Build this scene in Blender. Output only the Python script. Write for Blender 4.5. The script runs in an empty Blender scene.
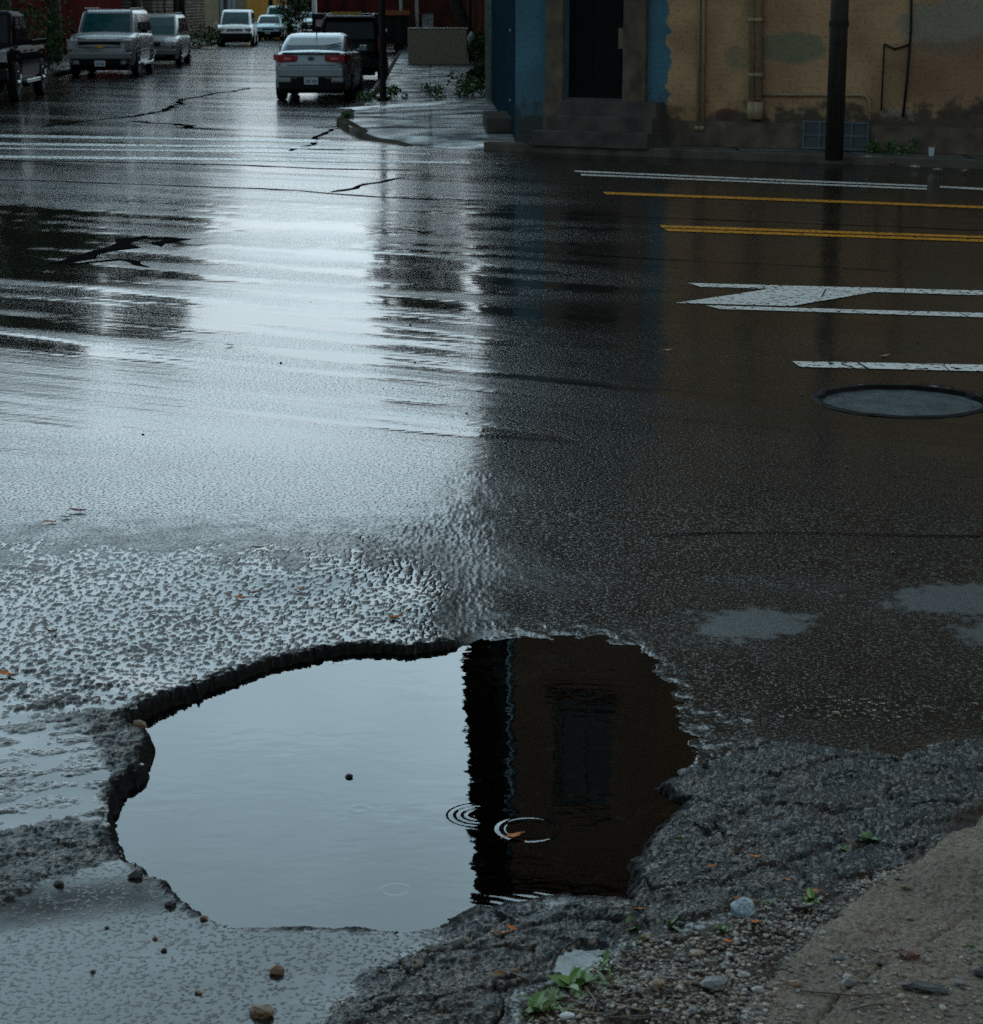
import bpy, bmesh, math, random
import numpy as np
from mathutils import Vector, Matrix
R = math.radians
rnd = random.Random(7)
scene = bpy.context.scene
col = scene.collection
# ------------------------------------------------------------------ camera
F_PX, CAM_H, YH = 2048.0, 2.15, 2.0
TH = math.atan((512 - YH) / F_PX)
cd = bpy.data.cameras.new('camera'); cam = bpy.data.objects.new('camera', cd); col.objects.link(cam)
cam.location = (0, 0, CAM_H); cam.rotation_euler = (math.pi / 2 - TH, 0, 0)
cd.sensor_fit = 'HORIZONTAL'; cd.sensor_width = 36; cd.lens = 36 * F_PX / 983
cd.clip_start = 0.05; cd.clip_end = 3000
cd.dof.use_dof = True; cd.dof.focus_distance = 9.0; cd.dof.aperture_fstop = 11
scene.camera = cam
CT, ST = math.cos(TH), math.sin(TH)
def ray(px, py):
    cx = (px - 491.5) / F_PX; cy = -(py - 512) / F_PX
    return cx, CT + cy * ST, -ST + cy * CT
def G(px, py, z=0.0):
    dx, dy, dz = ray(px, py); t = (z - CAM_H) / dz
    return Vector((dx * t, dy * t, z))
def at_d(px, py, d):
    dx, dy, dz = ray(px, py); t = d / dy
    return Vector((dx * t, d, CAM_H + dz * t))
# street frame
SA = math.atan(61.5 / F_PX / (CT + (512 - YH) / F_PX * ST))
SV = Vector((-math.sin(SA), math.cos(SA), 0)); PV = Vector((math.cos(SA), math.sin(SA), 0))
def S(a, t, z=0): return PV * a + SV * t + Vector((0, 0, z))
MANG = R(-28); MV = Vector((math.cos(MANG), math.sin(MANG), 0))
# ------------------------------------------------------------------ scene tags
def tag(o, label=None, cat=None, group=None, kind=None):
    if label: o['label'] = label
    if cat: o['category'] = cat
    if group: o['group'] = group
    if kind: o['kind'] = kind
    return o
def thing(name, label, cat, loc=(0, 0, 0), rz=0.0, group=None):
    o = bpy.data.objects.new(name, None); col.objects.link(o)
    o.location = loc; o.rotation_euler = (0, 0, rz); o.empty_display_size = .2
    return tag(o, label, cat, group)
class MB:
    def __init__(s): s.v = []; s.f = []
    def add(s, vs, fs):
        n = len(s.v); s.v += [tuple(v) for v in vs]; s.f += [tuple(i + n for i in f) for f in fs]; return s
    def box(s, c, d, rz=0.0, tap=1.0):
        cx, cy, cz = c; hx, hy, hz = d[0] / 2, d[1] / 2, d[2] / 2
        ca, sa = math.cos(rz), math.sin(rz); vs = []
        for sz in (-1, 1):
            k = tap if sz > 0 else 1
            for sx, sy in ((-1, -1), (1, -1), (1, 1), (-1, 1)):
                x, y = sx * hx * k, sy * hy * k
                vs.append((cx + x * ca - y * sa, cy + x * sa + y * ca, cz + sz * hz))
        return s.add(vs, [(3, 2, 1, 0), (4, 5, 6, 7), (0, 1, 5, 4), (1, 2, 6, 5), (2, 3, 7, 6), (3, 0, 4, 7)])
    def tube(s, pts, rad, n=10, cap=True):
        pts = [Vector(p) for p in pts]; rs = rad if isinstance(rad, (list, tuple)) else [rad] * len(pts)
        vs = []; prev = None
        for i, p in enumerate(pts):
            d = (pts[min(i + 1, len(pts) - 1)] - pts[max(i - 1, 0)]).normalized()
            if prev is None:
                a = d.cross(Vector((0, 0, 1)) if abs(d.z) < .9 else Vector((1, 0, 0))).normalized()
            else: a = (prev - d * prev.dot(d)).normalized()
            prev = a; b = d.cross(a)
            for k in range(n):
                t = 2 * math.pi * k / n; vs.append(p + (a * math.cos(t) + b * math.sin(t)) * rs[i])
        fs = [(i * n + k, i * n + (k + 1) % n, (i + 1) * n + (k + 1) % n, (i + 1) * n + k) for i in range(len(pts) - 1) for k in range(n)]
        if cap: fs += [tuple(range(n))[::-1], tuple(range((len(pts) - 1) * n, len(pts) * n))]
        return s.add(vs, fs)
    def lathe(s, prof, c=(0, 0, 0), axis='z', n=24):
        vs = []
        for r, h in prof:
            for k in range(n):
                t = 2 * math.pi * k / n; x, y = r * math.cos(t), r * math.sin(t)
                v = (x, y, h) if axis == 'z' else (x, h, y)
                vs.append((c[0] + v[0], c[1] + v[1], c[2] + v[2]))
        fs = [(i * n + k, i * n + (k + 1) % n, (i + 1) * n + (k + 1) % n, (i + 1) * n + k) for i in range(len(prof) - 1) for k in range(n)]
        fs += [tuple(range(n))[::-1], tuple(range((len(prof) - 1) * n, len(prof) * n))]
        return s.add(vs, fs)
    def slab(s, quad, th, nrm):
        q = [Vector(p) for p in quad]; nn = Vector(nrm).normalized() * th; n = len(q)
        fs = [tuple(range(n))[::-1], tuple(range(n, 2 * n))] + [(i, (i + 1) % n, n + (i + 1) % n, n + i) for i in range(n)]
        return s.add(q + [p + nn for p in q], fs)
    def blob(s, c, r, seed=0, sub=2):
        bm = bmesh.new(); bmesh.ops.create_icosphere(bm, subdivisions=sub, radius=1)
        rr = random.Random(seed); ph = [rr.uniform(0, 6) for _ in range(6)]
        vs = []
        for v in bm.verts:
            k = 1 + .13 * math.sin(3 * v.co.x + ph[0]) * math.sin(3.4 * v.co.y + ph[1]) + .1 * math.sin(5 * v.co.z + ph[2] + 2 * v.co.x) + rr.uniform(-.03, .03)
            vs.append((c[0] + v.co.x * r[0] * k, c[1] + v.co.y * r[1] * k, c[2] + v.co.z * r[2] * k))
        s.add(vs, [tuple(x.index for x in f.verts) for f in bm.faces]); bm.free(); return s
    def build(s, name, m, parent=None, smooth=False, bevel=0, seg=2, sub=0):
        me = bpy.data.meshes.new(name); me.from_pydata(s.v, [], s.f); me.update()
        bm = bmesh.new(); bm.from_mesh(me); bmesh.ops.recalc_face_normals(bm, faces=bm.faces); bm.to_mesh(me); bm.free()
        if m: me.materials.append(m)
        o = bpy.data.objects.new(name, me); col.objects.link(o)
        if parent: o.parent = parent
        if smooth:
            me.polygons.foreach_set('use_smooth', [True] * len(me.polygons))
        if bevel:
            b = o.modifiers.new('b', 'BEVEL'); b.width = bevel; b.segments = seg; b.limit_method = 'ANGLE'; b.angle_limit = R(35)
        if sub:
            b = o.modifiers.new('s', 'SUBSURF'); b.levels = sub; b.render_levels = sub
        return o
def copy_tree(o, parent=None):
    c = o.copy(); col.objects.link(c)
    if parent: c.parent = parent
    for ch in list(o.children): copy_tree(ch, c)
    return c
# ------------------------------------------------------------------ materials
def N(nt, t, **kw):
    n = nt.nodes.new(t)
    for k, v in kw.items():
        if k in n.inputs.keys() if isinstance(k, str) else False: n.inputs[k].default_value = v
        else: setattr(n, k, v)
    return n
def mat(name, c1, c2=None, rough=.5, scale=8, metal=0, bump=0, bscale=40, coat=0, ior=1.45, r2=None, stretch=(1, 1, 1), trans=0, detail=6):
    m = bpy.data.materials.new(name); m.use_nodes = True; nt = m.node_tree; b = nt.nodes['Principled BSDF']; L = nt.links.new
    b.inputs['Base Color'].default_value = (*c1, 1); b.inputs['Roughness'].default_value = rough
    b.inputs['Metallic'].default_value = metal; b.inputs['IOR'].default_value = ior; b.inputs['Coat Weight'].default_value = coat
    b.inputs['Coat Roughness'].default_value = .06
    tc = N(nt, 'ShaderNodeTexCoord'); mp = N(nt, 'ShaderNodeMapping'); mp.inputs['Scale'].default_value = stretch
    L(tc.outputs['Object'], mp.inputs['Vector'])
    c2 = c2 or tuple(x * .7 for x in c1)
    no = N(nt, 'ShaderNodeTexNoise'); no.inputs['Scale'].default_value = scale; no.inputs['Detail'].default_value = detail
    L(mp.outputs['Vector'], no.inputs['Vector'])
    cr = N(nt, 'ShaderNodeValToRGB'); cr.color_ramp.elements[0].position = .32; cr.color_ramp.elements[1].position = .68
    cr.color_ramp.elements[0].color = (*c1, 1); cr.color_ramp.elements[1].color = (*c2, 1)
    L(no.outputs['Fac'], cr.inputs['Fac']); L(cr.outputs['Color'], b.inputs['Base Color'])
    if r2 is not None:
        mr = N(nt, 'ShaderNodeMapRange'); mr.inputs['From Min'].default_value = .35; mr.inputs['From Max'].default_value = .65
        mr.inputs['To Min'].default_value = rough; mr.inputs['To Max'].default_value = r2
        L(no.outputs['Fac'], mr.inputs['Value']); L(mr.outputs['Result'], b.inputs['Roughness'])
    if bump:
        n2 = N(nt, 'ShaderNodeTexNoise'); n2.inputs['Scale'].default_value = bscale; n2.inputs['Detail'].default_value = 5
        L(mp.outputs['Vector'], n2.inputs['Vector'])
        bp = N(nt, 'ShaderNodeBump'); bp.inputs['Strength'].default_value = 1; bp.inputs['Distance'].default_value = bump
        L(n2.outputs['Fac'], bp.inputs['Height']); L(bp.outputs['Normal'], b.inputs['Normal'])
    return m
def brick_mat(name, c1, c2, mortar, sx=.22, sz=.075, rough=.7, stone=False, axis='x', bump=.004):
    m = bpy.data.materials.new(name); m.use_nodes = True; nt = m.node_tree; b = nt.nodes['Principled BSDF']; L = nt.links.new
    tc = N(nt, 'ShaderNodeTexCoord'); sp = N(nt, 'ShaderNodeSeparateXYZ'); L(tc.outputs['Object'], sp.inputs[0])
    cb = N(nt, 'ShaderNodeCombineXYZ')
    ad = N(nt, 'ShaderNodeMath', operation='ADD'); L(sp.outputs['X'], ad.inputs[0]); L(sp.outputs['Y'], ad.inputs[1])
    L(ad.outputs[0], cb.inputs[0]); L(sp.outputs['Z'], cb.inputs[1])
    br = N(nt, 'ShaderNodeTexBrick'); L(cb.outputs[0], br.inputs['Vector'])
    br.inputs['Scale'].default_value = 1; br.inputs['Brick Width'].default_value = sx; br.inputs['Row Height'].default_value = sz
    br.inputs['Mortar Size'].default_value = .006 if not stone else .02; br.inputs['Bias'].default_value = 0
    br.inputs['Color1'].default_value = (*c1, 1); br.inputs['Color2'].default_value = (*c2, 1); br.inputs['Mortar'].default_value = (*mortar, 1)
    no = N(nt, 'ShaderNodeTexNoise'); no.inputs['Scale'].default_value = 1.3; no.inputs['Detail'].default_value = 8; L(tc.outputs['Object'], no.inputs['Vector'])
    mx = N(nt, 'ShaderNodeMix', data_type='RGBA', blend_type='MULTIPLY'); mx.inputs[0].default_value = .7
    cr = N(nt, 'ShaderNodeValToRGB'); cr.color_ramp.elements[0].position = .3; cr.color_ramp.elements[0].color = (.35, .35, .35, 1); cr.color_ramp.elements[1].position = .7
    L(no.outputs['Fac'], cr.inputs['Fac']); L(br.outputs['Color'], mx.inputs[6]); L(cr.outputs['Color'], mx.inputs[7]); L(mx.outputs[2], b.inputs['Base Color'])
    bp = N(nt, 'ShaderNodeBump'); bp.invert = True; bp.inputs['Distance'].default_value = bump
    L(br.outputs['Fac'], bp.inputs['Height']); L(bp.outputs['Normal'], b.inputs['Normal']); b.inputs['Roughness'].default_value = rough
    return m
M = {}
def paint(name, c, flake=0.0, rough=.32):
    return mat(name, c, tuple(x * .85 for x in c), rough=rough, scale=3, metal=flake, coat=.35, bump=.0002, bscale=300)
M['silver'] = paint('silver_paint', (.19, .225, .245), .45, .36)
M['pewter'] = paint('pewter_paint', (.135, .15, .163), .35, .38)
M['grey'] = paint('grey_paint', (.11, .115, .115), .3, .4)
M['black'] = mat('black_paint', (.005, .005, .006), (.008, .008, .009), rough=.4, scale=3, coat=.10); M['black'].node_tree.nodes['Principled BSDF'].inputs['Specular IOR Level'].default_value = 0
M['white'] = paint('white_paint', (.60, .66, .69), 0, .4)
M['tealcar'] = paint('teal_paint', (.28, .46, .48), .3)
M['palecar'] = paint('pale_paint', (.42, .55, .56), .2)
M['glass'] = mat('car_glass', (.004, .035, .042), (.012, .06, .07), rough=.07, scale=5, ior=1.5, bump=.0008, bscale=60)
M['darkglass'] = mat('dark_glass', (.003, .005, .007), (.006, .01, .012), rough=.08, scale=5, ior=1.45, bump=.0006, bscale=60)
M['rearglass'] = mat('wet_rear_glass', (.03, .07, .085), (.06, .11, .13), rough=.2, scale=60, ior=1.5, bump=.001, bscale=160)
M['plastic'] = mat('black_plastic', (.008, .008, .008), (.012, .012, .012), rough=.5, scale=20, ior=1.15)
M['tyre'] = mat('tyre_rubber', (.010, .010, .010), (.016, .016, .016), ior=1.15, rough=.65, scale=30, bump=.002, bscale=60)
M['rim'] = mat('wheel_alloy', (.35, .36, .36), (.25, .26, .27), rough=.3, metal=.9, scale=12)
M['darkrim'] = mat('dark_wheel', (.03, .03, .03), (.05, .05, .05), rough=.4, metal=.6, scale=12)
M['chrome'] = mat('chrome', (.32, .34, .35), (.25, .27, .28), rough=.3, metal=1, scale=8)
M['headlamp'] = mat('headlamp_lens', (.16, .19, .2), (.4, .42, .42), rough=.1, scale=30, coat=1)
M['darklamp'] = mat('dark_headlamp', (.10, .12, .13), (.25, .27, .28), rough=.12, scale=25, coat=1)
M['redlamp'] = mat('red_lamp', (.30, .004, .008), (.16, .002, .004), rough=.4, scale=20, ior=1.3)
M['amber'] = mat('amber_lamp', (.4, .13, .02), (.3, .08, .02), rough=.2, scale=20, coat=1)
M['plate'] = mat('plate_face', (.45, .52, .56), (.35, .42, .47), rough=.4, scale=40)
M['platemark'] = mat('plate_mark', (.05, .09, .16), None, rough=.5)
M['gold'] = mat('gold_badge', (.55, .33, .05), (.45, .25, .04), rough=.3, metal=.7, scale=20)
# ------------------------------------------------------------------ numpy noise
def _h(ix, iy, s):
    n = (ix.astype(np.int64) * 374761393 + iy.astype(np.int64) * 668265263 + s * 974634777) & 0xffffffff
    n = ((n ^ (n >> 13)) * 1274126177) & 0xffffffff
    n = ((n ^ (n >> 16)) * 2246822519) & 0xffffffff
    return ((n ^ (n >> 15)) & 0xffffff) / float(0x1000000)
def vn(x, y, s=0):
    ix, iy = np.floor(x), np.floor(y); fx, fy = x - ix, y - iy
    u = fx * fx * fx * (fx * (fx * 6 - 15) + 10); v = fy * fy * fy * (fy * (fy * 6 - 15) + 10)
    a = []
    for dx, dy in ((0, 0), (1, 0), (0, 1), (1, 1)):
        t = _h(ix + dx, iy + dy, s) * 2 * np.pi
        a.append(np.cos(t) * (fx - dx) + np.sin(t) * (fy - dy))
    return (a[0] * (1 - u) + a[1] * u) * (1 - v) + (a[2] * (1 - u) + a[3] * u) * v
def fbm(x, y, o=4, s=0, g=.5):
    r = 0; A = 1
    for k in range(o): r = r + A * vn(x * 2 ** k + 17.3 * k, y * 2 ** k - 9.1 * k, s + k); A *= g
    return r
def worley2(x, y, s=0):
    ix, iy = np.floor(x), np.floor(y); f1 = np.full(x.shape, 9.); f2 = f1.copy(); bid = np.zeros(x.shape)
    for dx in (-1, 0, 1):
        for dy in (-1, 0, 1):
            jx, jy = ix + dx, iy + dy
            px = jx + _h(jx, jy, s); py = jy + _h(jx, jy, s + 7); d = np.sqrt((px - x) ** 2 + (py - y) ** 2)
            w = d < f1; f2 = np.where(w, f1, np.minimum(f2, d)); f1 = np.where(w, d, f1); bid = np.where(w, _h(jx, jy, s + 13), bid)
    return f1, f2, bid
def worley(x, y, s=0):
    ix, iy = np.floor(x), np.floor(y); best = np.full(x.shape, 9.); bid = np.zeros(x.shape)
    for dx in (-1, 0, 1):
        for dy in (-1, 0, 1):
            jx, jy = ix + dx, iy + dy
            px = jx + _h(jx, jy, s); py = jy + _h(jx, jy, s + 7)
            d = (px - x) ** 2 + (py - y) ** 2; w = d < best
            best = np.where(w, d, best); bid = np.where(w, _h(jx, jy, s + 13), bid)
    return np.sqrt(best), bid
def sst(a, b, x): t = np.clip((x - a) / (b - a), 0, 1); return t * t * (3 - 2 * t)
def wpoly(pts, z=0): return np.array([tuple(G(*p, z))[:2] for p in pts])
def sdf(P, x, y):                      # positive inside
    d = np.full(x.shape, 1e9); ins = np.zeros(x.shape, bool); n = len(P)
    for i in range(n):
        ax, ay = P[i]; bx, by = P[(i + 1) % n]; ex, ey = bx - ax, by - ay
        wx, wy = x - ax, y - ay; t = np.clip((wx * ex + wy * ey) / (ex * ex + ey * ey + 1e-12), 0, 1)
        d = np.minimum(d, (wx - ex * t) ** 2 + (wy - ey * t) ** 2)
        c = ((ay <= y) != (by <= y)); 
        with np.errstate(divide='ignore', invalid='ignore'):
            xi = ax + (y - ay) / (by - ay if by != ay else 1e-9) * ex
        ins ^= (c & (x < xi))
    return np.where(ins, 1, -1) * np.sqrt(d)
def sline(P, x, y):
    d = np.full(x.shape, 1e9)
    for i in range(len(P) - 1):
        ax, ay = P[i]; bx, by = P[i + 1]; ex, ey = bx - ax, by - ay
        wx, wy = x - ax, y - ay; t = np.clip((wx * ex + wy * ey) / (ex * ex + ey * ey + 1e-12), 0, 1)
        d = np.minimum(d, (wx - ex * t) ** 2 + (wy - ey * t) ** 2)
    return np.sqrt(d)
ZW = -0.05
POT = wpoly([(520,636),(600,634),(650,655),(672,700),(690,745),(683,772),(662,786),(690,802),(655,835),(640,860),(632,905),(600,900),(560,895),(530,898),(480,905),(440,925),(400,930),(330,926),(240,926),(200,915),(160,885),(126,868),(108,835),(114,802),(140,775),(150,748),(124,728),(146,713),(200,691),(250,671),(300,658),(350,649),(400,651),(440,646),(470,641)], -.04)
CH = wpoly([(690,762),(760,735),(860,745),(900,755),(983,738),(1200,700),(1200,770),(983,812),(900,865),(830,890),(760,905),(700,920),(620,930),(600,965),(520,990),(480,1100),(300,1100),(330,1024),(370,960),(440,928),(480,907),(530,900),(600,903),(634,907),(643,862),(658,837),(694,803),(668,788)], -.02)
LC = wpoly([(-60,842),(0,835),(70,820),(112,830),(122,858),(80,870),(0,902),(-60,915)], -.02)
LD = wpoly([(88,712),(152,712),(158,745),(150,772),(122,802),(95,800),(112,765),(86,735)], -.01)
DI = wpoly([(1200,740),(983,806),(900,866),(850,888),(760,912),(700,925),(640,932),(600,962),(520,990),(490,1300),(1500,1300),(1500,740)], -.01)
POOL = wpoly([(553,978),(558,956),(580,944),(607,950),(603,966),(577,982)], -.03)
FLATL = wpoly([(-400,905),(0,905),(80,872),(125,868),(200,918),(240,930),(400,934),(440,930),(372,962),(335,1024),(300,1300),(-400,1300)], -.045)
RW = wpoly([(600,640),(700,640),(800,690),(983,695),(1200,690),(1200,722),(983,722),(800,715),(740,735),(690,750)], -.03)
P1 = wpoly([(700,602),(770,597),(815,606),(800,624),(740,631),(700,625)]); P2 = wpoly([(893,585),(940,577),(1040,578),(1040,604),(930,606),(890,598)]); P3 = wpoly([(950,622),(983,610),(1080,612),(1080,636),(975,636)])
CRK = [wpoly(p, -.02) for p in ([(372,1010),(420,962),(480,932),(506,908)], [(385,1030),(470,1003),(520,985)], [(700,800),(745,795),(775,788)], [(815,780),(880,768),(983,742)], [(500,935),(560,915),(640,925)], [(800,872),(870,845),(983,800)], [(705,875),(760,842),(850,835)], [(650,905),(700,890),(750,905)], [(700,838),(790,815),(860,812),(983,775)])]
CTL = [(300,560,0),(480,600,-.030),(430,600,-.016),(0,600,0),(0,660,0),(200,665,-.020),(350,635,-.024),(280,645,-.023),(440,640,-.024),(100,700,-.002),(60,760,-.008),(0,760,-.005),(60,800,-.014),(60,850,-.010),(0,860,-.008),(118,845,-.018),(150,920,-.0468),(60,930,-.044),(0,950,-.043),(300,960,-.046),(200,1000,-.045),(100,1100,-.04),(380,945,-.042),(450,985,-.025),(520,935,-.028),(600,940,-.022),(680,860,-.028),(720,800,-.026),(690,785,-.034),(800,800,-.016),(850,850,-.016),(930,790,-.01),(983,760,-.008),(560,600,-.045),(500,615,-.040),(520,640,-.047),(600,625,-.047),(660,640,-.047),(540,620,-.047),(580,650,-.045),(640,690,-.046),(700,730,-.045),(700,660,-.047),(620,600,-.044),(690,690,-.047),(780,700,-.042),(850,715,-.042),(983,710,-.040),(880,660,-.038),(983,640,-.030),(750,600,-.042),(900,560,-.022),(600,540,-.032),(500,550,-.022),(520,990,-.02),(560,1100,0),(700,1000,.02),(860,960,.05),(983,900,.07),(760,930,.0),(983,820,.0),(100,540,0),(750,520,-.022),(600,500,-.014),(983,500,-.006),(0,500,0),(400,500,0),(-300,700,0),(-300,900,-.04),(1300,700,0),(1300,900,.06),(655,930,-.02),(480,905,-.044),(440,925,-.045)]
CTLW = np.array([(*tuple(G(a, b))[:2], z) for a, b, z in CTL])
FP1 = wpoly([(-400, 206), (150, 207), (240, 226), (190, 262), (220, 300), (150, 338), (-400, 330)]); FP2 = wpoly([(345, 215), (480, 215), (490, 300), (480, 388), (420, 378), (345, 322), (350, 250)])
def wlocal(pts, x, y):                 # soft mask from list of (px,py,radius_m,weight)
    m = np.zeros(x.shape)
    for px, py, r, w in pts:
        g = G(px, py); m = np.maximum(m, w * np.exp(-((x - g.x) ** 2 + (y - g.y) ** 2) / r ** 2))
    return m
def terrain(x, y):
    x = np.asarray(x, float); y = np.asarray(y, float)
    z = np.zeros(x.shape); film = np.zeros(x.shape); chunk = np.zeros(x.shape); dirt = np.zeros(x.shape); patch = np.zeros(x.shape); agg = np.zeros(x.shape); tar = np.zeros(x.shape)
    far = y > 9.4
    # far road: gentle ruts along the main road
    ang = MANG; ux = x * math.cos(ang) + y * math.sin(ang); uy = -x * math.sin(ang) + y * math.cos(ang)
    amp = sst(9, 14, y) * (1 - .75 * sst(33, 40, y))
    z += amp * (.010 * vn(ux * .12, uy * .45, 3) + .006 * vn(ux * .25, uy * 1.1, 5))
    bandm = np.exp(-((uy - 28.7) / 2.0) ** 2)
    z += bandm * .006 * np.sin(uy * 5.2 + 1.5 * vn(ux * .3, uy * .5, 8)) * (x < 3)
    gm_ = G(902, 400.5); rm = np.hypot(x - gm_.x, y - gm_.y) + .02 * vn(x * 8, y * 8, 9); z -= .045 * (1 - sst(.43, .50, rm))
    fp = np.maximum(sdf(FP1, x, y), sdf(FP2, x, y)); st_n = fbm(ux * .30, uy * 2.2, 4, 161)
    film = np.maximum(film, .92 * sst(-.5, .6, fp * .7 - .1 + 3.0 * st_n) * far)
    n = ~far
    X, Y = x[n], y[n]
    d2 = np.zeros(X.shape); B = np.zeros(X.shape)
    for cx, cy, cz in CTLW:
        w = 1 / ((X - cx) ** 2 + (Y - cy) ** 2 + .004) ** 1.7; d2 += w; B += w * cz
    B = B / d2
    B *= 1 - sst(7.4, 9.3, Y)
    wob = fbm(X * 7, Y * 7, 5, 11) * .055 + fbm(X * 45, Y * 45, 3, 15) * .012
    sp = sdf(POT, X, Y) + wob * .55
    sc = sdf(CH, X, Y) + wob; sl = np.maximum(sdf(LC, X, Y), sdf(LD, X, Y)) + wob * .8
    sd = sdf(DI, X, Y) + wob; spool = sdf(POOL, X, Y) + wob * .5
    sfl = sdf(FLATL, X, Y) + wob * .6; srw = sdf(RW, X, Y) + wob * 1.3
    ch = sst(-.01, .015, sc); lc = sst(-.012, .015, sl); di = sst(-.02, .03, sd); fl = sst(-.03, .03, sfl) * (1 - ch); rw = sst(-.1, .1, srw)
    pa = np.maximum.reduce([sdf(P, X, Y) for P in (P1, P2, P3)]) + wob * .7; pa = sst(-.04, .06, pa + .10 * fbm(X * 16, Y * 16, 4, 141)) * .8
    # aggregate band
    g0 = G(470, 600)
    left = 1 - sst(-.28, .10, X)
    band = sst(5.4, 6.1, Y + X * .12) * (1 - sst(7.5, 9.0, Y + wob * 9))
    ag = band * (.10 + .90 * left) * (1 - rw * .6) * (1 - pa * .5)
    f1, b1 = worley(X / .030, Y / .030, 21); f2, b2 = worley(X / .013, Y / .013, 33); f3, b3 = worley(X / .06, Y / .05, 41)
    st1 = np.clip(1 - (f1 / .62) ** 2, 0, 1) * (.3 + .7 * b1); st2 = np.clip(1 - (f2 / .62) ** 2, 0, 1) * (.4 + .6 * b2)
    mid = fbm(X * 9, Y * 9, 4, 51); mid2 = fbm(X * 30, Y * 30, 4, 61)
    ridge = fbm(X * 5 + Y * 3, Y * 13 - X * 5, 5, 71)
    wx = fbm(X * 6, Y * 6, 3, 101) * .30; wy = fbm(X * 6, Y * 6, 3, 111) * .30
    p1, p2, pid = worley2(X / .34 + Y * .9 + wx, Y / .21 - X * 1.2 + wy, 121); q1, q2, qid = worley2(X / .13 + wx * 2, Y / .10 + wy * 2, 131)
    plate = (pid - .5) * .011 + (qid - .5) * .005 - .016 * np.exp(-((p2 - p1) / .032) ** 2) * (.3 + .7 * sst(-.1, .2, mid + .1)) - .006 * np.exp(-((q2 - q1) / .05) ** 2) * (pid > .4)
    h = B.copy()
    lump = np.clip(fbm(X * 44, Y * 30, 4, 171, .6) + .02, 0, .22)
    h += ag * (.0012 * st1 * (b1 > .5) + .0012 * st2 + .0016 * mid + .017 * lump)
    led = fbm(X * 4.5 + Y * 1.5, Y * 6.5 - X * 4, 5, 77)
    h += ch * (plate + .003 * mid + .0016 * mid2 + .0034 * st2 + .0030 * st1 * (b3 > .75) + .006 * sst(-.02, .03, led) + .004)
    h += lc * (.010 * ridge + .7 * plate + .003 * mid2 + .004 * st2 + .0045 * st1 * (b1 > .5) + .007)
    h += fl * (.0007 * st2 + .0006 * mid2 + .001 * mid)
    h += di * (.012 * mid + .008 * mid2 + .004 * st1 + .003 * st2)
    h += rw * (.001 * st2 + .001 * mid2)
    oth = np.clip(1 - ag - ch - lc - fl - di - rw, 0, 1)
    h += oth * (.0006 * st2 + .0004 * mid2 + .0012 * mid)
    for C in CRK:
        dl = sline(C, X + wob * 1.3, Y + wob * .9); h -= .024 * np.exp(-(dl / .008) ** 2) * ch * sst(-.15, .25, mid + .3 * ridge)
    h -= .05 * sst(-.01, .04, spool)
    # strata steps at the left of the hole
    # hole
    bed = ZW - .012 - .05 * sst(0, .16, sp) + .008 * mid + .004 * mid2
    mid3 = fbm(X * 70, Y * 70, 3, 66)
    spf = sp + .026 * mid2 + .004 * mid3
    k = sst(-.016, .034, spf)
    gsh = G(640, 690); shal = np.exp(-(((X - gsh.x) / .30) ** 2 + ((Y - gsh.y) / .50) ** 2)) + np.exp(-(((X - G(560, 636).x) / .28) ** 2 + ((Y - G(560, 636).y) / .22) ** 2)); shal = sst(.12, .30, shal) * (1 - ch)
    edge = ZW + .004 - .02 * sst(-.12, .22, sp) + .0016 * mid2 + .0014 * st2 + .005 * mid + .010 * sst(.02, .6, -sp)
    h = h * (1 - shal) + np.minimum(h, edge) * shal; k = k * (1 - shal) + shal * sst(.08, .4, sp)
    h = h * (1 - k) + bed * k
    rim = np.exp(-((sp + .015) / .03) ** 2) * (1 - k); h += rim * (.010 * mid2 + .003) * (1 - fl) * (1 - shal)
    # thin films of standing water
    lev = B + .0024 + .0022 * fbm(X * 1.3, Y * 2.2, 3, 81) - .008 * (1 - np.clip(ag * left, 0, 1))
    fm = 1. * (spf < .0) * (shal < .3) * (h < lev) * (ag * left > .02); 
    levl = B + .0010 + .0008 * mid; fm2 = (fl > .3) * (h < levl) * (sp < 0)
    # water between strata on the far left
    leftz = (1 - sst(-1.15, -.75, X + (Y - 5.5) * .25 + wob * 3)) * (1 - sst(6.2, 6.9, Y + wob * 5)) * (1 - lc) * (1 - fl) * (Y > 4.6) * (sp < 0)
    h += leftz * (.009 * ridge + .0035 * st1)
    lev3 = B + .0022 - .01 * (1 - leftz); fm3 = (leftz > .05) * (h < lev3)
    levp = -.024; fmp = 1 * (spool > -.004)
    levr = B + .0006; fm4 = (rw > .5) * (h < levr) * (shal < .02) * (sp < 0)
    film_n = np.zeros(X.shape)
    for mm, lv in ((fm > .3, lev), (fm2 > 0, levl), (fm3 > 0, lev3), (fmp > 0, levp), (fm4 > 0, levr)):
        h = np.where(mm, lv, h); film_n = np.where(mm, .38 if lv is levl else 1., film_n)
    film_n = np.where((ag * left > .3) & (sp < 0), np.maximum(film_n, 0), film_n)
    tar_ = np.clip(k * (1 - k) * 6, 0, 1) * (1 - fl) * (1 - shal) + (sst(-.05, -.005, spf) * (1 - k)) * (1 - fl) * (1 - shal) * (1 - ch) * .8; tar[n] = np.clip(tar_ + ch * np.exp(-((p2 - p1) / .035) ** 2) * .7, 0, 1)
    z[n] = z[n] + h; film[n] = film_n; chunk[n] = np.maximum(np.maximum(ch, lc) * (1 - k), np.clip(rim * 1.5, 0, 1) * (1 - fl) * (1 - shal)); dirt[n] = di; patch[n] = pa; agg[n] = ag
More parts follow.
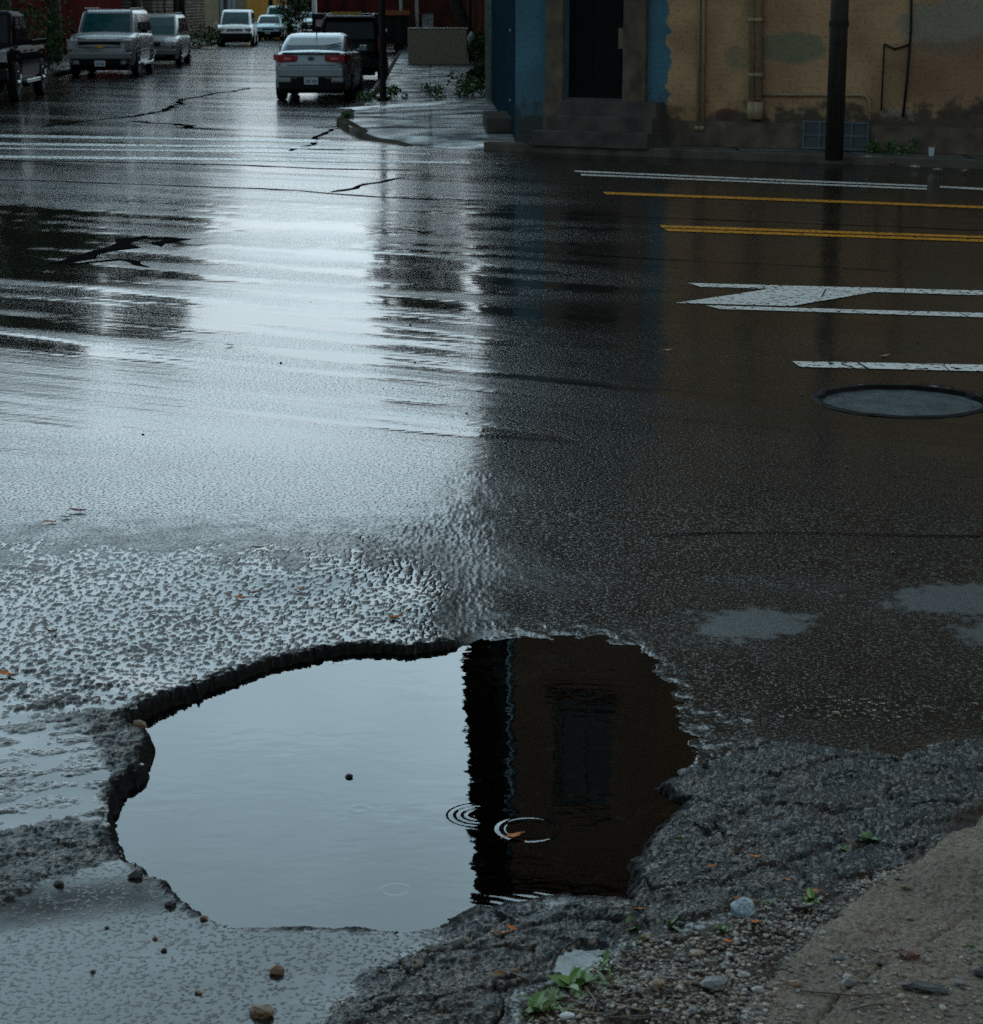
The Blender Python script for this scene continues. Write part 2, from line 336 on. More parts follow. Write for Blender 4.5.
    return z, film, chunk, dirt, patch, agg, tar
def grid(name, pxs, pys, zf, mat_, attrs=(), flat=0.0, smooth=True):
    PX, PY = np.meshgrid(pxs, pys)
    cx = (PX - 491.5) / F_PX; cy = -(PY - 512) / F_PX
    dy = CT + cy * ST; dz = -ST + cy * CT; t = (flat - CAM_H) / dz
    x = (cx * t).ravel(); y = (dy * t).ravel()
    res = zf(x, y); z = res[0]
    nr, nc = PX.shape; co = np.stack([x, y, z], 1).astype(np.float32).ravel()
    i = np.arange(nr - 1)[:, None] * nc + np.arange(nc - 1)[None, :]; i = i.ravel()
    q = np.stack([i, i + 1, i + nc + 1, i + nc], 1)
    if pys[0] < pys[-1]: q = q[:, ::-1]
    me = bpy.data.meshes.new(name); me.vertices.add(len(x)); me.vertices.foreach_set('co', co)
    nq = len(q); me.loops.add(nq * 4); me.loops.foreach_set('vertex_index', q.astype(np.int32).ravel())
    me.polygons.add(nq); me.polygons.foreach_set('loop_start', np.arange(0, nq * 4, 4, dtype=np.int32))
    me.update(calc_edges=True); me.validate()
    if smooth: me.polygons.foreach_set('use_smooth', np.ones(nq, bool))
    for k, nm in enumerate(attrs):
        a = me.attributes.new(nm, 'FLOAT', 'POINT'); a.data.foreach_set('value', res[k + 1].astype(np.float32))
    me.materials.append(mat_)
    o = bpy.data.objects.new(name, me); col.objects.link(o); return o
def arr(*segs):
    out = []
    for a, b, s in segs: out.append(np.arange(a, b, s))
    return np.concatenate(out)
# ---- wet asphalt
def asphalt():
    m = bpy.data.materials.new('wet_asphalt'); m.use_nodes = True; nt = m.node_tree; b = nt.nodes['Principled BSDF']; L = nt.links.new
    geo = N(nt, 'ShaderNodeNewGeometry'); P = geo.outputs['Position']
    def att(n): a = N(nt, 'ShaderNodeAttribute'); a.attribute_name = n; return a.outputs['Fac']
    def noise(sc, det=4, rot=0, st=(1, 1, 1), rgh=.5):
        mp = N(nt, 'ShaderNodeMapping'); mp.inputs['Scale'].default_value = st; mp.inputs['Rotation'].default_value = (0, 0, rot)
        mp.vector_type = 'POINT'
        r = N(nt, 'ShaderNodeVectorRotate'); r.rotation_type = 'Z_AXIS'; r.inputs['Angle'].default_value = rot; L(P, r.inputs['Vector']); mp.inputs['Rotation'].default_value = (0, 0, 0)
        L(r.outputs[0], mp.inputs['Vector'])
        n = N(nt, 'ShaderNodeTexNoise'); n.inputs['Scale'].default_value = sc; n.inputs['Detail'].default_value = det; n.inputs['Roughness'].default_value = rgh
        L(mp.outputs[0], n.inputs['Vector']); return n.outputs['Fac']
    def mr(v, a, b_, c, d, cl=True):
        n = N(nt, 'ShaderNodeMapRange'); n.inputs['From Min'].default_value = a; n.inputs['From Max'].default_value = b_; n.inputs['To Min'].default_value = c; n.inputs['To Max'].default_value = d
        n.clamp = cl; L(v, n.inputs['Value']); return n.outputs['Result']
    def mth(op, a, c):
        n = N(nt, 'ShaderNodeMath', operation=op)
        for i, v in enumerate((a, c)):
            if isinstance(v, (int, float)): n.inputs[i].default_value = v
            else: L(v, n.inputs[i])
        return n.outputs[0]
    def mixc(f, a, c, bt='MIX'):
        n = N(nt, 'ShaderNodeMix', data_type='RGBA', blend_type=bt)
        if isinstance(f, (int, float)): n.inputs[0].default_value = f
        else: L(f, n.inputs[0])
        for i, v in ((6, a), (7, c)):
            if isinstance(v, tuple): n.inputs[i].default_value = (*v, 1)
            else: L(v, n.inputs[i])
        return n.outputs[2]
    def mixf(f, a, c):
        n = N(nt, 'ShaderNodeMix', data_type='FLOAT')
        for i, v in ((0, f), (2, a), (3, c)):
            if isinstance(v, (int, float)): n.inputs[i].default_value = v
            else: L(v, n.inputs[i])
        return n.outputs[0]
    film, chunk, dirt, patch, agg, tara = att('film'), att('chunk'), att('dirt'), att('patch'), att('agg'), att('tar')
    sp = N(nt, 'ShaderNodeSeparateXYZ'); L(P, sp.inputs[0])
    far = mr(sp.outputs['Y'], 7.6, 10.5, 0, 1)
    fine = noise(160, 3, rgh=.6); grit = noise(420, 2, rgh=.6); big = noise(1.2, 5); streak = noise(.9, 6, rot=-MANG, st=(.16, 1, 1))
    vo = N(nt, 'ShaderNodeTexVoronoi'); vo.inputs['Scale'].default_value = 95; L(P, vo.inputs['Vector'])
    c = mixc(mr(fine, .35, .65, 0, 1), (.004, .0038, .0035), (.022, .018, .013))
    vcol = N(nt, 'ShaderNodeSeparateColor'); L(vo.outputs['Color'], vcol.inputs[0])
    warm = mixc(vcol.outputs[0], (.004, .005, .005), (.050, .038, .027))
    cool = mixc(vcol.outputs[1], (.003, .005, .006), (.016, .024, .027))
    chc = mixc(mr(noise(5, 4), .45, .6, 0, .8), cool, warm)
    chc = mixc(mr(vcol.outputs[2], .80, .86, 0, .75), chc, mixc(vcol.outputs[0], (.10, .115, .12), (.20, .16, .12)))
    c = mixc(mth('MULTIPLY', chunk, .95), c, chc)
    c = mixc(mth('MULTIPLY', agg, .3), c, warm)
    dc = mixc(mr(noise(38, 5), .35, .65, 0, 1), (.006, .004, .003), (.048, .034, .023))
    c = mixc(dirt, c, dc)
    c = mixc(mth('MULTIPLY', mth('MULTIPLY', patch, .65), mr(fine, .4, .6, .3, 1)), c, (.065, .082, .088))
    wm = mr(noise(.35, 3), .4, .6, 0, 1)
    c = mixc(mth('MULTIPLY', film, .6), c, (.012, .013, .012))
    c = mixc(mth('MULTIPLY', tara, .95), c, (.006, .006, .006))
    L(c, b.inputs['Base Color'])
    rf = mr(streak, .38, .62, .09, .17); rf2 = mixf(agg, mr(big, .35, .65, .08, .18), .42)
    r = mixf(far, rf2, rf)
    r = mixf(chunk, r, .17); r = mixf(dirt, r, .5); r = mixf(patch, r, .5)
    r = mixf(tara, r, .6); r = mixf(film, r, .035)
    L(r, b.inputs['Roughness']); L(mth('MULTIPLY', mr(tara, 0, 1, .5, .08), mth('SUBTRACT', 1.0, mth('MULTIPLY', mth('SUBTRACT', 1.0, film), mth('MAXIMUM', mth('MULTIPLY', agg, .75), mth('MAXIMUM', mth('MULTIPLY', chunk, .55), mth('MULTIPLY', dirt, .7)))))), b.inputs['Specular IOR Level'])
    b.inputs['IOR'].default_value = 1.34
    # bumps: coarse grains near, fading with water film
    wet = mr(noise(.55, 5, rot=-MANG, st=(.35, 1, 1)), .40, .60, .25, 1)
    h = mth('ADD', mth('MULTIPLY', fine, .0022), mth('MULTIPLY', grit, .0011))
    h = mth('MULTIPLY', h, mixf(film, 1, .03))
    spk = mr(noise(75, 3), .55, .66, .05, 1.0)
    vh = N(nt, 'ShaderNodeTexVoronoi'); vh.inputs['Scale'].default_value = 150; L(P, vh.inputs['Vector'])
    h = mth('MULTIPLY', h, mixf(far, mixf(chunk, spk, .75), mth('MULTIPLY', mth('MULTIPLY', wet, spk), .62)))
    lw = noise(2.6, 4, rot=-MANG, st=(.13, 1, 1)); lw2 = noise(14, 3)
    h = mth('ADD', h, mth('MULTIPLY', lw, mth('MULTIPLY', mixf(film, 1, .45), mixf(far, .0010, .0085)))); h = mth('ADD', h, mth('MULTIPLY', lw2, mixf(film, .0010, .0003)))
    h = mth('ADD', h, mth('MULTIPLY', mth('MULTIPLY', vh.outputs['Distance'], mth('MULTIPLY', chunk, mth('SUBTRACT', 1.0, film))), -.0018)); h = mth('ADD', h, mth('MULTIPLY', mth('MULTIPLY', vo.outputs['Distance'], mth('MULTIPLY', chunk, mth('SUBTRACT', 1.0, film))), -.0016))
    bp = N(nt, 'ShaderNodeBump'); bp.inputs['Distance'].default_value = 1; bp.inputs['Strength'].default_value = 1
    L(h, bp.inputs['Height']); L(bp.outputs['Normal'], b.inputs['Normal'])
    return m
M['asphalt'] = asphalt()
pxs = arr((-700, -20, 14), (-20, 1004, 1.3), (1004, 1690, 14))
pys = arr((1330, 1030, -7), (1030, 500, -1.1), (500, 250, -1.6), (250, 60, -2.0), (60, 12, -1.5), (12, 4.2, -1))
road = grid('road', pxs, pys, terrain, M['asphalt'], ('film', 'chunk', 'dirt', 'patch', 'agg', 'tar')); tag(road, kind='structure')
def tz(x, y): return float(terrain(np.array([x]), np.array([y]))[0][0])
def GT(px, py):                        # point of the terrain seen at a pixel
    z = 0
    for _ in range(6): g = G(px, py, z); z = .5 * z + .5 * tz(g.x, g.y)
    g = G(px, py, z); g.z = tz(g.x, g.y); return g
gm = MB(); gm.add([(-900, -60, -.2), (900, -60, -.2), (900, 1500, -.2), (-900, 1500, -.2)], [(0, 1, 2, 3)])
tag(gm.build('ground', mat('earth', (.03, .028, .024), (.045, .04, .03), rough=.8, scale=.3)), kind='structure')
# ---- water in the pothole
def water_z(x, y):
    z = np.full(x.shape, ZW)
    for px, py, r0, w, a in ((529, 829, .082, .007, .0007), (529, 829, .062, .007, .0004), (360, 809, .028, .003, .0005), (360, 809, .018, .003, .0004), (395, 890, .035, .004, .0003), (340, 660, .05, .005, .0004)):
        g = G(px, py, ZW); d = np.hypot(x - g.x, y - g.y)
        asym = .75 + .25 * (-(x - g.x)) / (d + 1e-6) if px == 529 else 1
        z = z + a * np.exp(-((d - r0) / w) ** 2) * np.clip(asym, .5, 1)
    g = G(478, 815, ZW); d = np.hypot(x - g.x, y - g.y)
    z = z + .0003 * np.sin(d * 2 * np.pi / .022) * np.exp(-((d - .06) / .028) ** 2) * (1 - sst(-.02, .03, x - g.x))
    near = wlocal([(540, 900, .10, 1), (600, 900, .08, .7)], x, y)
    z = z + near * .0006 * np.sin((y + x * .3) * 2 * np.pi / .03 + 3 * vn(x * 12, y * 12, 3))
    return (z,)
def watermat():
    m = bpy.data.materials.new('puddle_water'); m.use_nodes = True; nt = m.node_tree; L = nt.links.new
    nt.nodes.remove(nt.nodes['Principled BSDF']); out = nt.nodes['Material Output']
    tr = N(nt, 'ShaderNodeBsdfTransparent'); tr.inputs['Color'].default_value = (.42, .39, .33, 1)
    gl = N(nt, 'ShaderNodeBsdfGlossy'); gl.inputs['Roughness'].default_value = .012; gl.inputs['Color'].default_value = (1, 1, 1, 1)
    fr = N(nt, 'ShaderNodeFresnel'); fr.inputs['IOR'].default_value = 1.39
    geo = N(nt, 'ShaderNodeNewGeometry')
    mp = N(nt, 'ShaderNodeMapping'); mp.inputs['Scale'].default_value = (1, 1.6, 1); L(geo.outputs['Position'], mp.inputs[0])
    n1 = N(nt, 'ShaderNodeTexNoise'); n1.inputs['Scale'].default_value = 8; n1.inputs['Detail'].default_value = 2; L(mp.outputs[0], n1.inputs['Vector'])
    n2 = N(nt, 'ShaderNodeTexNoise'); n2.inputs['Scale'].default_value = 60; n2.inputs['Detail'].default_value = 1; L(mp.outputs[0], n2.inputs['Vector'])
    a = N(nt, 'ShaderNodeMath', operation='MULTIPLY_ADD'); a.inputs[1].default_value = .03; L(n2.outputs['Fac'], a.inputs[0]); L(n1.outputs['Fac'], a.inputs[2])
    bp = N(nt, 'ShaderNodeBump'); bp.inputs['Distance'].default_value = .0006; bp.inputs['Strength'].default_value = 1; L(a.outputs[0], bp.inputs['Height'])
    mx = N(nt, 'ShaderNodeMixShader'); L(fr.outputs[0], mx.inputs[0]); L(tr.outputs[0], mx.inputs[1]); L(gl.outputs[0], mx.inputs[2])
    L(bp.outputs[0], gl.inputs['Normal']); L(bp.outputs[0], fr.inputs['Normal']); L(mx.outputs[0], out.inputs['Surface'])
    return m
water = grid('puddle_water', arr((95, 725, 1.1)), arr((950, 620, -.5)), water_z, watermat(), (), flat=ZW); tag(water, kind='structure')
# ------------------------------------------------------------------ sky
def make_world():
    w = bpy.data.worlds.new('World'); scene.world = w; w.use_nodes = True; nt = w.node_tree; L = nt.links.new
    bg = nt.nodes['Background']; bg.inputs['Strength'].default_value = .1
    sk = N(nt, 'ShaderNodeTexSky'); sk.sky_type = 'NISHITA'; sk.sun_disc = False; sk.sun_elevation = R(52); sk.sun_rotation = R(105); sk.air_density = 1.5; sk.dust_density = 3
    tc = N(nt, 'ShaderNodeTexCoord'); sp = N(nt, 'ShaderNodeSeparateXYZ'); L(tc.outputs['Generated'], sp.inputs[0])
    # overcast deck, thinner and brighter low over the side street
    def mr(v, a, b, c, d):
        n = N(nt, 'ShaderNodeMapRange', interpolation_type='SMOOTHSTEP'); n.inputs['From Min'].default_value = a; n.inputs['From Max'].default_value = b; n.inputs['To Min'].default_value = c; n.inputs['To Max'].default_value = d
        L(v, n.inputs['Value']); return n.outputs['Result']
    def mth(op, a, b):
        n = N(nt, 'ShaderNodeMath', operation=op)
        for i, v in enumerate((a, b)):
            if isinstance(v, (int, float)): n.inputs[i].default_value = v
            else: L(v, n.inputs[i])
        return n.outputs[0]
    ahead = mr(sp.outputs['Y'], -.1, .92, SKY_BACK, 1)
    up = mth('MULTIPLY', mr(sp.outputs['Z'], .42, .85, 1, SKY_ZEN), mr(sp.outputs['Z'], .04, .38, .64, 1.33))
    no = N(nt, 'ShaderNodeTexNoise'); no.inputs['Scale'].default_value = 3.5; no.inputs['Detail'].default_value = 5; no.inputs['Roughness'].default_value = .55
    mp = N(nt, 'ShaderNodeMapping'); mp.inputs['Scale'].default_value = (1, 1, 3.2); L(tc.outputs['Generated'], mp.inputs[0]); L(mp.outputs[0], no.inputs['Vector'])
    cl = mr(no.outputs['Fac'], .3, .7, .82, 1.15)
    f = mth('MULTIPLY', mth('MULTIPLY', ahead, up), cl)
    f = mth('MULTIPLY', f, SKY_L)
    cc = N(nt, 'ShaderNodeMix', data_type='RGBA'); L(mr(sp.outputs['Z'], .08, .40, 0, 1), cc.inputs[0])
    cc.inputs[6].default_value = (.80, .93, 1.0, 1); cc.inputs[7].default_value = (.62, .88, 1.02, 1)
    vm = N(nt, 'ShaderNodeVectorMath', operation='SCALE'); L(cc.outputs[2], vm.inputs[0]); L(f, vm.inputs['Scale'])
    mx = N(nt, 'ShaderNodeMix', data_type='RGBA'); mx.inputs[0].default_value = .9; L(sk.outputs[0], mx.inputs[6]); L(vm.outputs[0], mx.inputs[7])
    L(mx.outputs[2], bg.inputs['Color'])
SKY_L, SKY_BACK, SKY_ZEN = 24.0, .27, .15
make_world()
sd_ = bpy.data.lights.new('sun', 'SUN'); sd_.energy = .5; sd_.angle = R(20); sd_.color = (1, .98, .95)
sun = bpy.data.objects.new('sun', sd_); col.objects.link(sun)
sun.rotation_euler = Vector((math.sin(R(105)) * math.cos(R(52)), math.cos(R(105)) * math.cos(R(52)), math.sin(R(52)))).to_track_quat('Z', 'Y').to_euler()
scene.view_settings.view_transform = 'Standard'; scene.view_settings.look = 'None'; scene.view_settings.gamma = 1; scene.view_settings.exposure = 0
scene.cycles.max_bounces = 6; scene.cycles.transparent_max_bounces = 8; scene.cycles.caustics_reflective = False; scene.cycles.use_denoising = False
scene.cycles.sample_clamp_indirect = 6
# ================================================================== pavements and kerbs
M['concrete'] = mat('wet_concrete', (.10, .105, .10), (.055, .058, .055), rough=.16, r2=.45, scale=2.2, bump=.002, bscale=60, ior=1.4)
M['kerb'] = mat('kerb_stone', (.10, .09, .075), (.045, .04, .032), rough=.35, scale=3, bump=.004, bscale=30)
def slabmat():
    m = brick_mat('pavement_slabs', (.16, .17, .17), (.10, .105, .105), (.015, .015, .015), .0, .0)
    nt = m.node_tree; L = nt.links.new; b = nt.nodes['Principled BSDF']
    br = [n for n in nt.nodes if n.type == 'TEX_BRICK'][0]
    for l in list(br.inputs['Vector'].links): nt.links.remove(l)
    tc = [n for n in nt.nodes if n.type == 'TEX_COORD'][0]
    r = N(nt, 'ShaderNodeVectorRotate'); r.rotation_type = 'Z_AXIS'; r.inputs['Angle'].default_value = -SA; L(tc.outputs['Object'], r.inputs[0]); L(r.outputs[0], br.inputs['Vector'])
    br.offset = 0; br.inputs['Brick Width'].default_value = 1.45; br.inputs['Row Height'].default_value = 1.7; br.inputs['Mortar Size'].default_value = .03
    b.inputs['Roughness'].default_value = .18; b.inputs['IOR'].default_value = 1.45
    no = N(nt, 'ShaderNodeTexNoise'); no.inputs['Scale'].default_value = 1.6; no.inputs['Detail'].default_value = 5; L(tc.outputs['Object'], no.inputs['Vector'])
    mr = N(nt, 'ShaderNodeMapRange'); mr.inputs['From Min'].default_value = .35; mr.inputs['From Max'].default_value = .65; mr.inputs['To Min'].default_value = .2; mr.inputs['To Max'].default_value = .42
    L(no.outputs['Fac'], mr.inputs[0]); L(mr.outputs[0], b.inputs['Roughness']); return m
M['slabs'] = slabmat()
def porous(m, lo, hi, sc=1.1):
    nt = m.node_tree; L = nt.links.new; b = nt.nodes['Principled BSDF']; out = nt.nodes['Material Output']; d = N(nt, 'ShaderNodeBsdfDiffuse'); bc = b.inputs['Base Color'].links[0].from_socket
    L(bc, d.inputs['Color']); geo = N(nt, 'ShaderNodeNewGeometry'); no = N(nt, 'ShaderNodeTexNoise'); no.inputs['Scale'].default_value = sc; no.inputs['Detail'].default_value = 6; L(geo.outputs['Position'], no.inputs['Vector'])
    mr = N(nt, 'ShaderNodeMapRange'); mr.inputs['From Min'].default_value = .38; mr.inputs['From Max'].default_value = .62; mr.inputs['To Min'].default_value = lo; mr.inputs['To Max'].default_value = hi; L(no.outputs['Fac'], mr.inputs[0])
    mx = N(nt, 'ShaderNodeMixShader'); L(mr.outputs[0], mx.inputs[0]); L(d.outputs[0], mx.inputs[1]); L(b.outputs[0], mx.inputs[2]); L(mx.outputs[0], out.inputs['Surface'])
porous(M['slabs'], .0, .75); porous(M['concrete'], 0, .6)
def strip(outer, inner, m, name, zb=-.15):
    b = MB(); n = len(outer)
    for i in range(n - 1):
        a, c, d, e = outer[i], outer[i + 1], inner[i + 1], inner[i]
        b.add([a, c, d, e], [(0, 1, 2, 3)])
    for L_ in (outer,):
        for i in range(n - 1):
            a, c = L_[i], L_[i + 1]; b.add([(a[0], a[1], zb), (c[0], c[1], zb), c, a], [(0, 1, 2, 3)])
    me_o = b.build(name, m); bm = bmesh.new(); bm.from_mesh(me_o.data); bmesh.ops.remove_doubles(bm, verts=bm.verts, dist=.001)
    bmesh.ops.recalc_face_normals(bm, faces=bm.faces); bm.to_mesh(me_o.data); bm.free(); return tag(me_o, kind='structure')
def kerbline(name, pts, w=.16, h=.125, taper=False):
    b = MB(); pts = [Vector((p[0], p[1], 0)) for p in pts]; offs = []
    for i, p in enumerate(pts):
        d = (pts[min(i + 1, len(pts) - 1)] - pts[max(i - 1, 0)]).normalized(); offs.append(Vector((-d.y, d.x, 0)))
    prof = [(-.012, -.05), (-.008, h - .02), (.01, h), (w, h + .001), (w, -.05)]; N_ = len(pts)
    def dz(i): return 0 if not taper else -(h - .01) * max(0, 1 - (N_ - 1 - i) / 4.0)
    vs = [tuple(p + o * a + Vector((0, 0, z + (dz(i) if z > 0 else 0)))) for i, (p, o) in enumerate(zip(pts, offs)) for a, z in prof]; k = len(prof)
    fs = [(i * k + j, i * k + (j + 1) % k, (i + 1) * k + (j + 1) % k, (i + 1) * k + j) for i in range(len(pts) - 1) for j in range(k)]
    fs += [tuple(range(k)), tuple(range((len(pts) - 1) * k, len(pts) * k))]
    b.add(vs, fs); return tag(b.build(name, M['kerb']), kind='structure')
CZ = .12
C0 = G(472, 130, CZ)                                   # building corner, on the pavement
C0 = Vector((.36, 31.6, 0))
def along(p, n): return [p + MV * (k * 3.0) for k in range(n)]
kst = G(484, 150.5); kst.z = 0
oc = [S(-1.35, 170, CZ), S(-1.35, 120, CZ), S(-1.35, 70, CZ), S(-1.42, 48, CZ), G(345, 122.5, CZ * .98), G(352, 128, .10), G(374, 136, .07), G(403, 144, .006), G(440, 148, .004), Vector((kst.x, kst.y, .004)), kst + MV * .5 + Vector((0, 0, CZ)), kst + MV * 30 + Vector((0, 0, CZ))]
ic = [S(1.6, 170, CZ), S(1.6, 120, CZ), S(1.6, 70, CZ), S(1.6, 48, CZ), S(1.7, 38, CZ), S(1.7, 35, CZ), C0 + Vector((.3, .6, CZ)), C0 + Vector((.35, .4, CZ)), C0 + Vector((.4, .3, CZ)), C0 + MV * .3 + Vector((.1, .2, CZ)), C0 + MV * 1.5 + Vector((.1, .2, CZ)), C0 + MV * 30 + Vector((.1, .2, CZ))]
strip(oc, ic, M['slabs'], 'sidewalk')
k1 = [S(-1.35, t) for t in (170, 120, 90, 70, 60, 48)] + [G(337, 125), G(345, 130), G(358, 136), G(372, 140), G(388, 143), G(404, 146)]
kerbline('kerb', k1, taper=True)
kerbline('kerb', [kst + MV * t for t in np.arange(0, 31, 1.5)])
# left pavement
lo = [S(-11.1, t, CZ) for t in (170, 120, 90, 70, 50, 37)]; li = [S(-14.6, t, CZ) for t in (170, 120, 90, 70, 50, 37)]
strip(li[::-1], lo[::-1], M['concrete'], 'sidewalk')
kerbline('kerb', [S(-11.1, t) for t in (37, 50, 70, 90, 120, 170)])
# low step across the pavement (edge of the raised slab)
st = MB(); a, b_ = G(356, 110.5, CZ), G(470, 102.5, CZ); d_ = (b_ - a).normalized(); n_ = Vector((-d_.y, d_.x, 0))
st.add([a + Vector((0, 0, .004)), b_ + Vector((0, 0, .004)), b_ + n_ * .14 + Vector((0, 0, .03)), a + n_ * .14 + Vector((0, 0, .03)), a + n_ * .5 + Vector((0, 0, .03)), b_ + n_ * .5 + Vector((0, 0, .03))], [(0, 1, 2, 3), (3, 2, 5, 4)])
tag(st.build('sidewalk', mat('wet_slab_edge', (.2, .21, .21), (.12, .13, .13), rough=.25, scale=3)), kind='structure')
# ================================================================== corner building
FX = {}
bang = MANG
def Wf(px, py, off=0.0):               # pixel -> (u, z) on the facade plane
    dx, dy, dz = ray(px, py); nx, ny = -math.sin(bang), math.cos(bang)   # inward normal
    p0 = C0 - Vector((nx, ny, 0)) * off
    t = (p0.x * nx + p0.y * ny) / (dx * nx + dy * ny)
    p = Vector((dx * t, dy * t, 0)); return (p - p0).dot(MV), CAM_H + dz * t
def wallmesh(name, L_, z0, z1, openings, m, parent, reveal=.16, org=(0, 0), ang=0.0):
    """vertical wall with real openings; local line from org along ang, outward = -normal"""
    us = sorted({0, L_} | {o[0] for o in openings} | {o[1] for o in openings}); zs = sorted({z0, z1} | {o[2] for o in openings} | {o[3] for o in openings})
    ca, sa = math.cos(ang), math.sin(ang)
    def P(u, v, z): return (org[0] + u * ca - v * sa, org[1] + u * sa + v * ca, z)
    b = MB()
    for i in range(len(us) - 1):
        for j in range(len(zs) - 1):
            uc, zc = (us[i] + us[i + 1]) / 2, (zs[j] + zs[j + 1]) / 2
            if any(o[0] < uc < o[1] and o[2] < zc < o[3] for o in openings): continue
            b.add([P(us[i], 0, zs[j]), P(us[i + 1], 0, zs[j]), P(us[i + 1], 0, zs[j + 1]), P(us[i], 0, zs[j + 1])], [(0, 1, 2, 3)])
    for a, c, d, e in openings:
        for q in ([(a, 0, d), (a, reveal, d), (a, reveal, e), (a, 0, e)], [(c, 0, d), (c, 0, e), (c, reveal, e), (c, reveal, d)], [(a, 0, e), (a, reveal, e), (c, reveal, e), (c, 0, e)], [(a, 0, d), (c, 0, d), (c, reveal, d), (a, reveal, d)]):
            b.add([P(*v) for v in q], [(0, 1, 2, 3)])
    b.add([P(0, .3, z0), P(L_, .3, z0), P(L_, .3, z1), P(0, .3, z1)], [(3, 2, 1, 0)])
    b.add([P(0, 0, z1), P(L_, 0, z1), P(L_, .3, z1), P(0, .3, z1)], [(0, 1, 2, 3)])
    me = bpy.data.meshes.new(name); me.from_pydata(b.v, [], b.f); bm = bmesh.new(); bm.from_mesh(me)
    bmesh.ops.remove_doubles(bm, verts=bm.verts, dist=.0005); bm.to_mesh(me); bm.free(); me.materials.append(m)
    o = bpy.data.objects.new(name, me); col.objects.link(o); o.parent = parent; return o
def window(parent, a, c, d, e, m_frame, m_glass, org=(0, 0), ang=0, rev=.12, bars=(1, 1), sill=True):
    ca, sa = math.cos(ang), math.sin(ang)
    def P(u, v, z): return (org[0] + u * ca - v * sa, org[1] + u * sa + v * ca, z)
    f = MB(); t = .07
    def bar(u0, u1, z0, z1):
        cx, cz = (u0 + u1) / 2, (z0 + z1) / 2; x, y, _ = P(cx, rev, cz); f.box((x, y, cz), (u1 - u0, .06, z1 - z0), ang)
    bar(a + .002, c - .002, d + .002, d + t); bar(a + .002, c - .002, e - t, e - .002); bar(a + .002, a + t, d + t, e - t); bar(c - t, c - .002, d + t, e - t)
    for k in range(1, bars[0] + 1): u = a + (c - a) * k / (bars[0] + 1); bar(u - .02, u + .02, d + t, e - t)
    for k in range(1, bars[1] + 1): z = d + (e - d) * k / (bars[1] + 1); bar(a + t, c - t, z - .02, z + .02)
    w = f.build('window', m_frame, parent)
    g = MB(); x, y, _ = P((a + c) / 2, rev + .015, 0); g.box((x, y, (d + e) / 2), (c - a - .03, .02, e - d - .03), ang); g.build('pane', m_glass, w)
    if sill:
        s = MB(); x, y, _ = P((a + c) / 2, -.04, 0); s.box((x, y, d - .065), (c - a + .2, .2, .12), ang); s.build('sill', M['stone'], w, bevel=.01)
    return w
M['stone'] = mat('weathered_stone', (.085, .075, .065), (.045, .04, .036), rough=.5, scale=3, bump=.004, bscale=30)
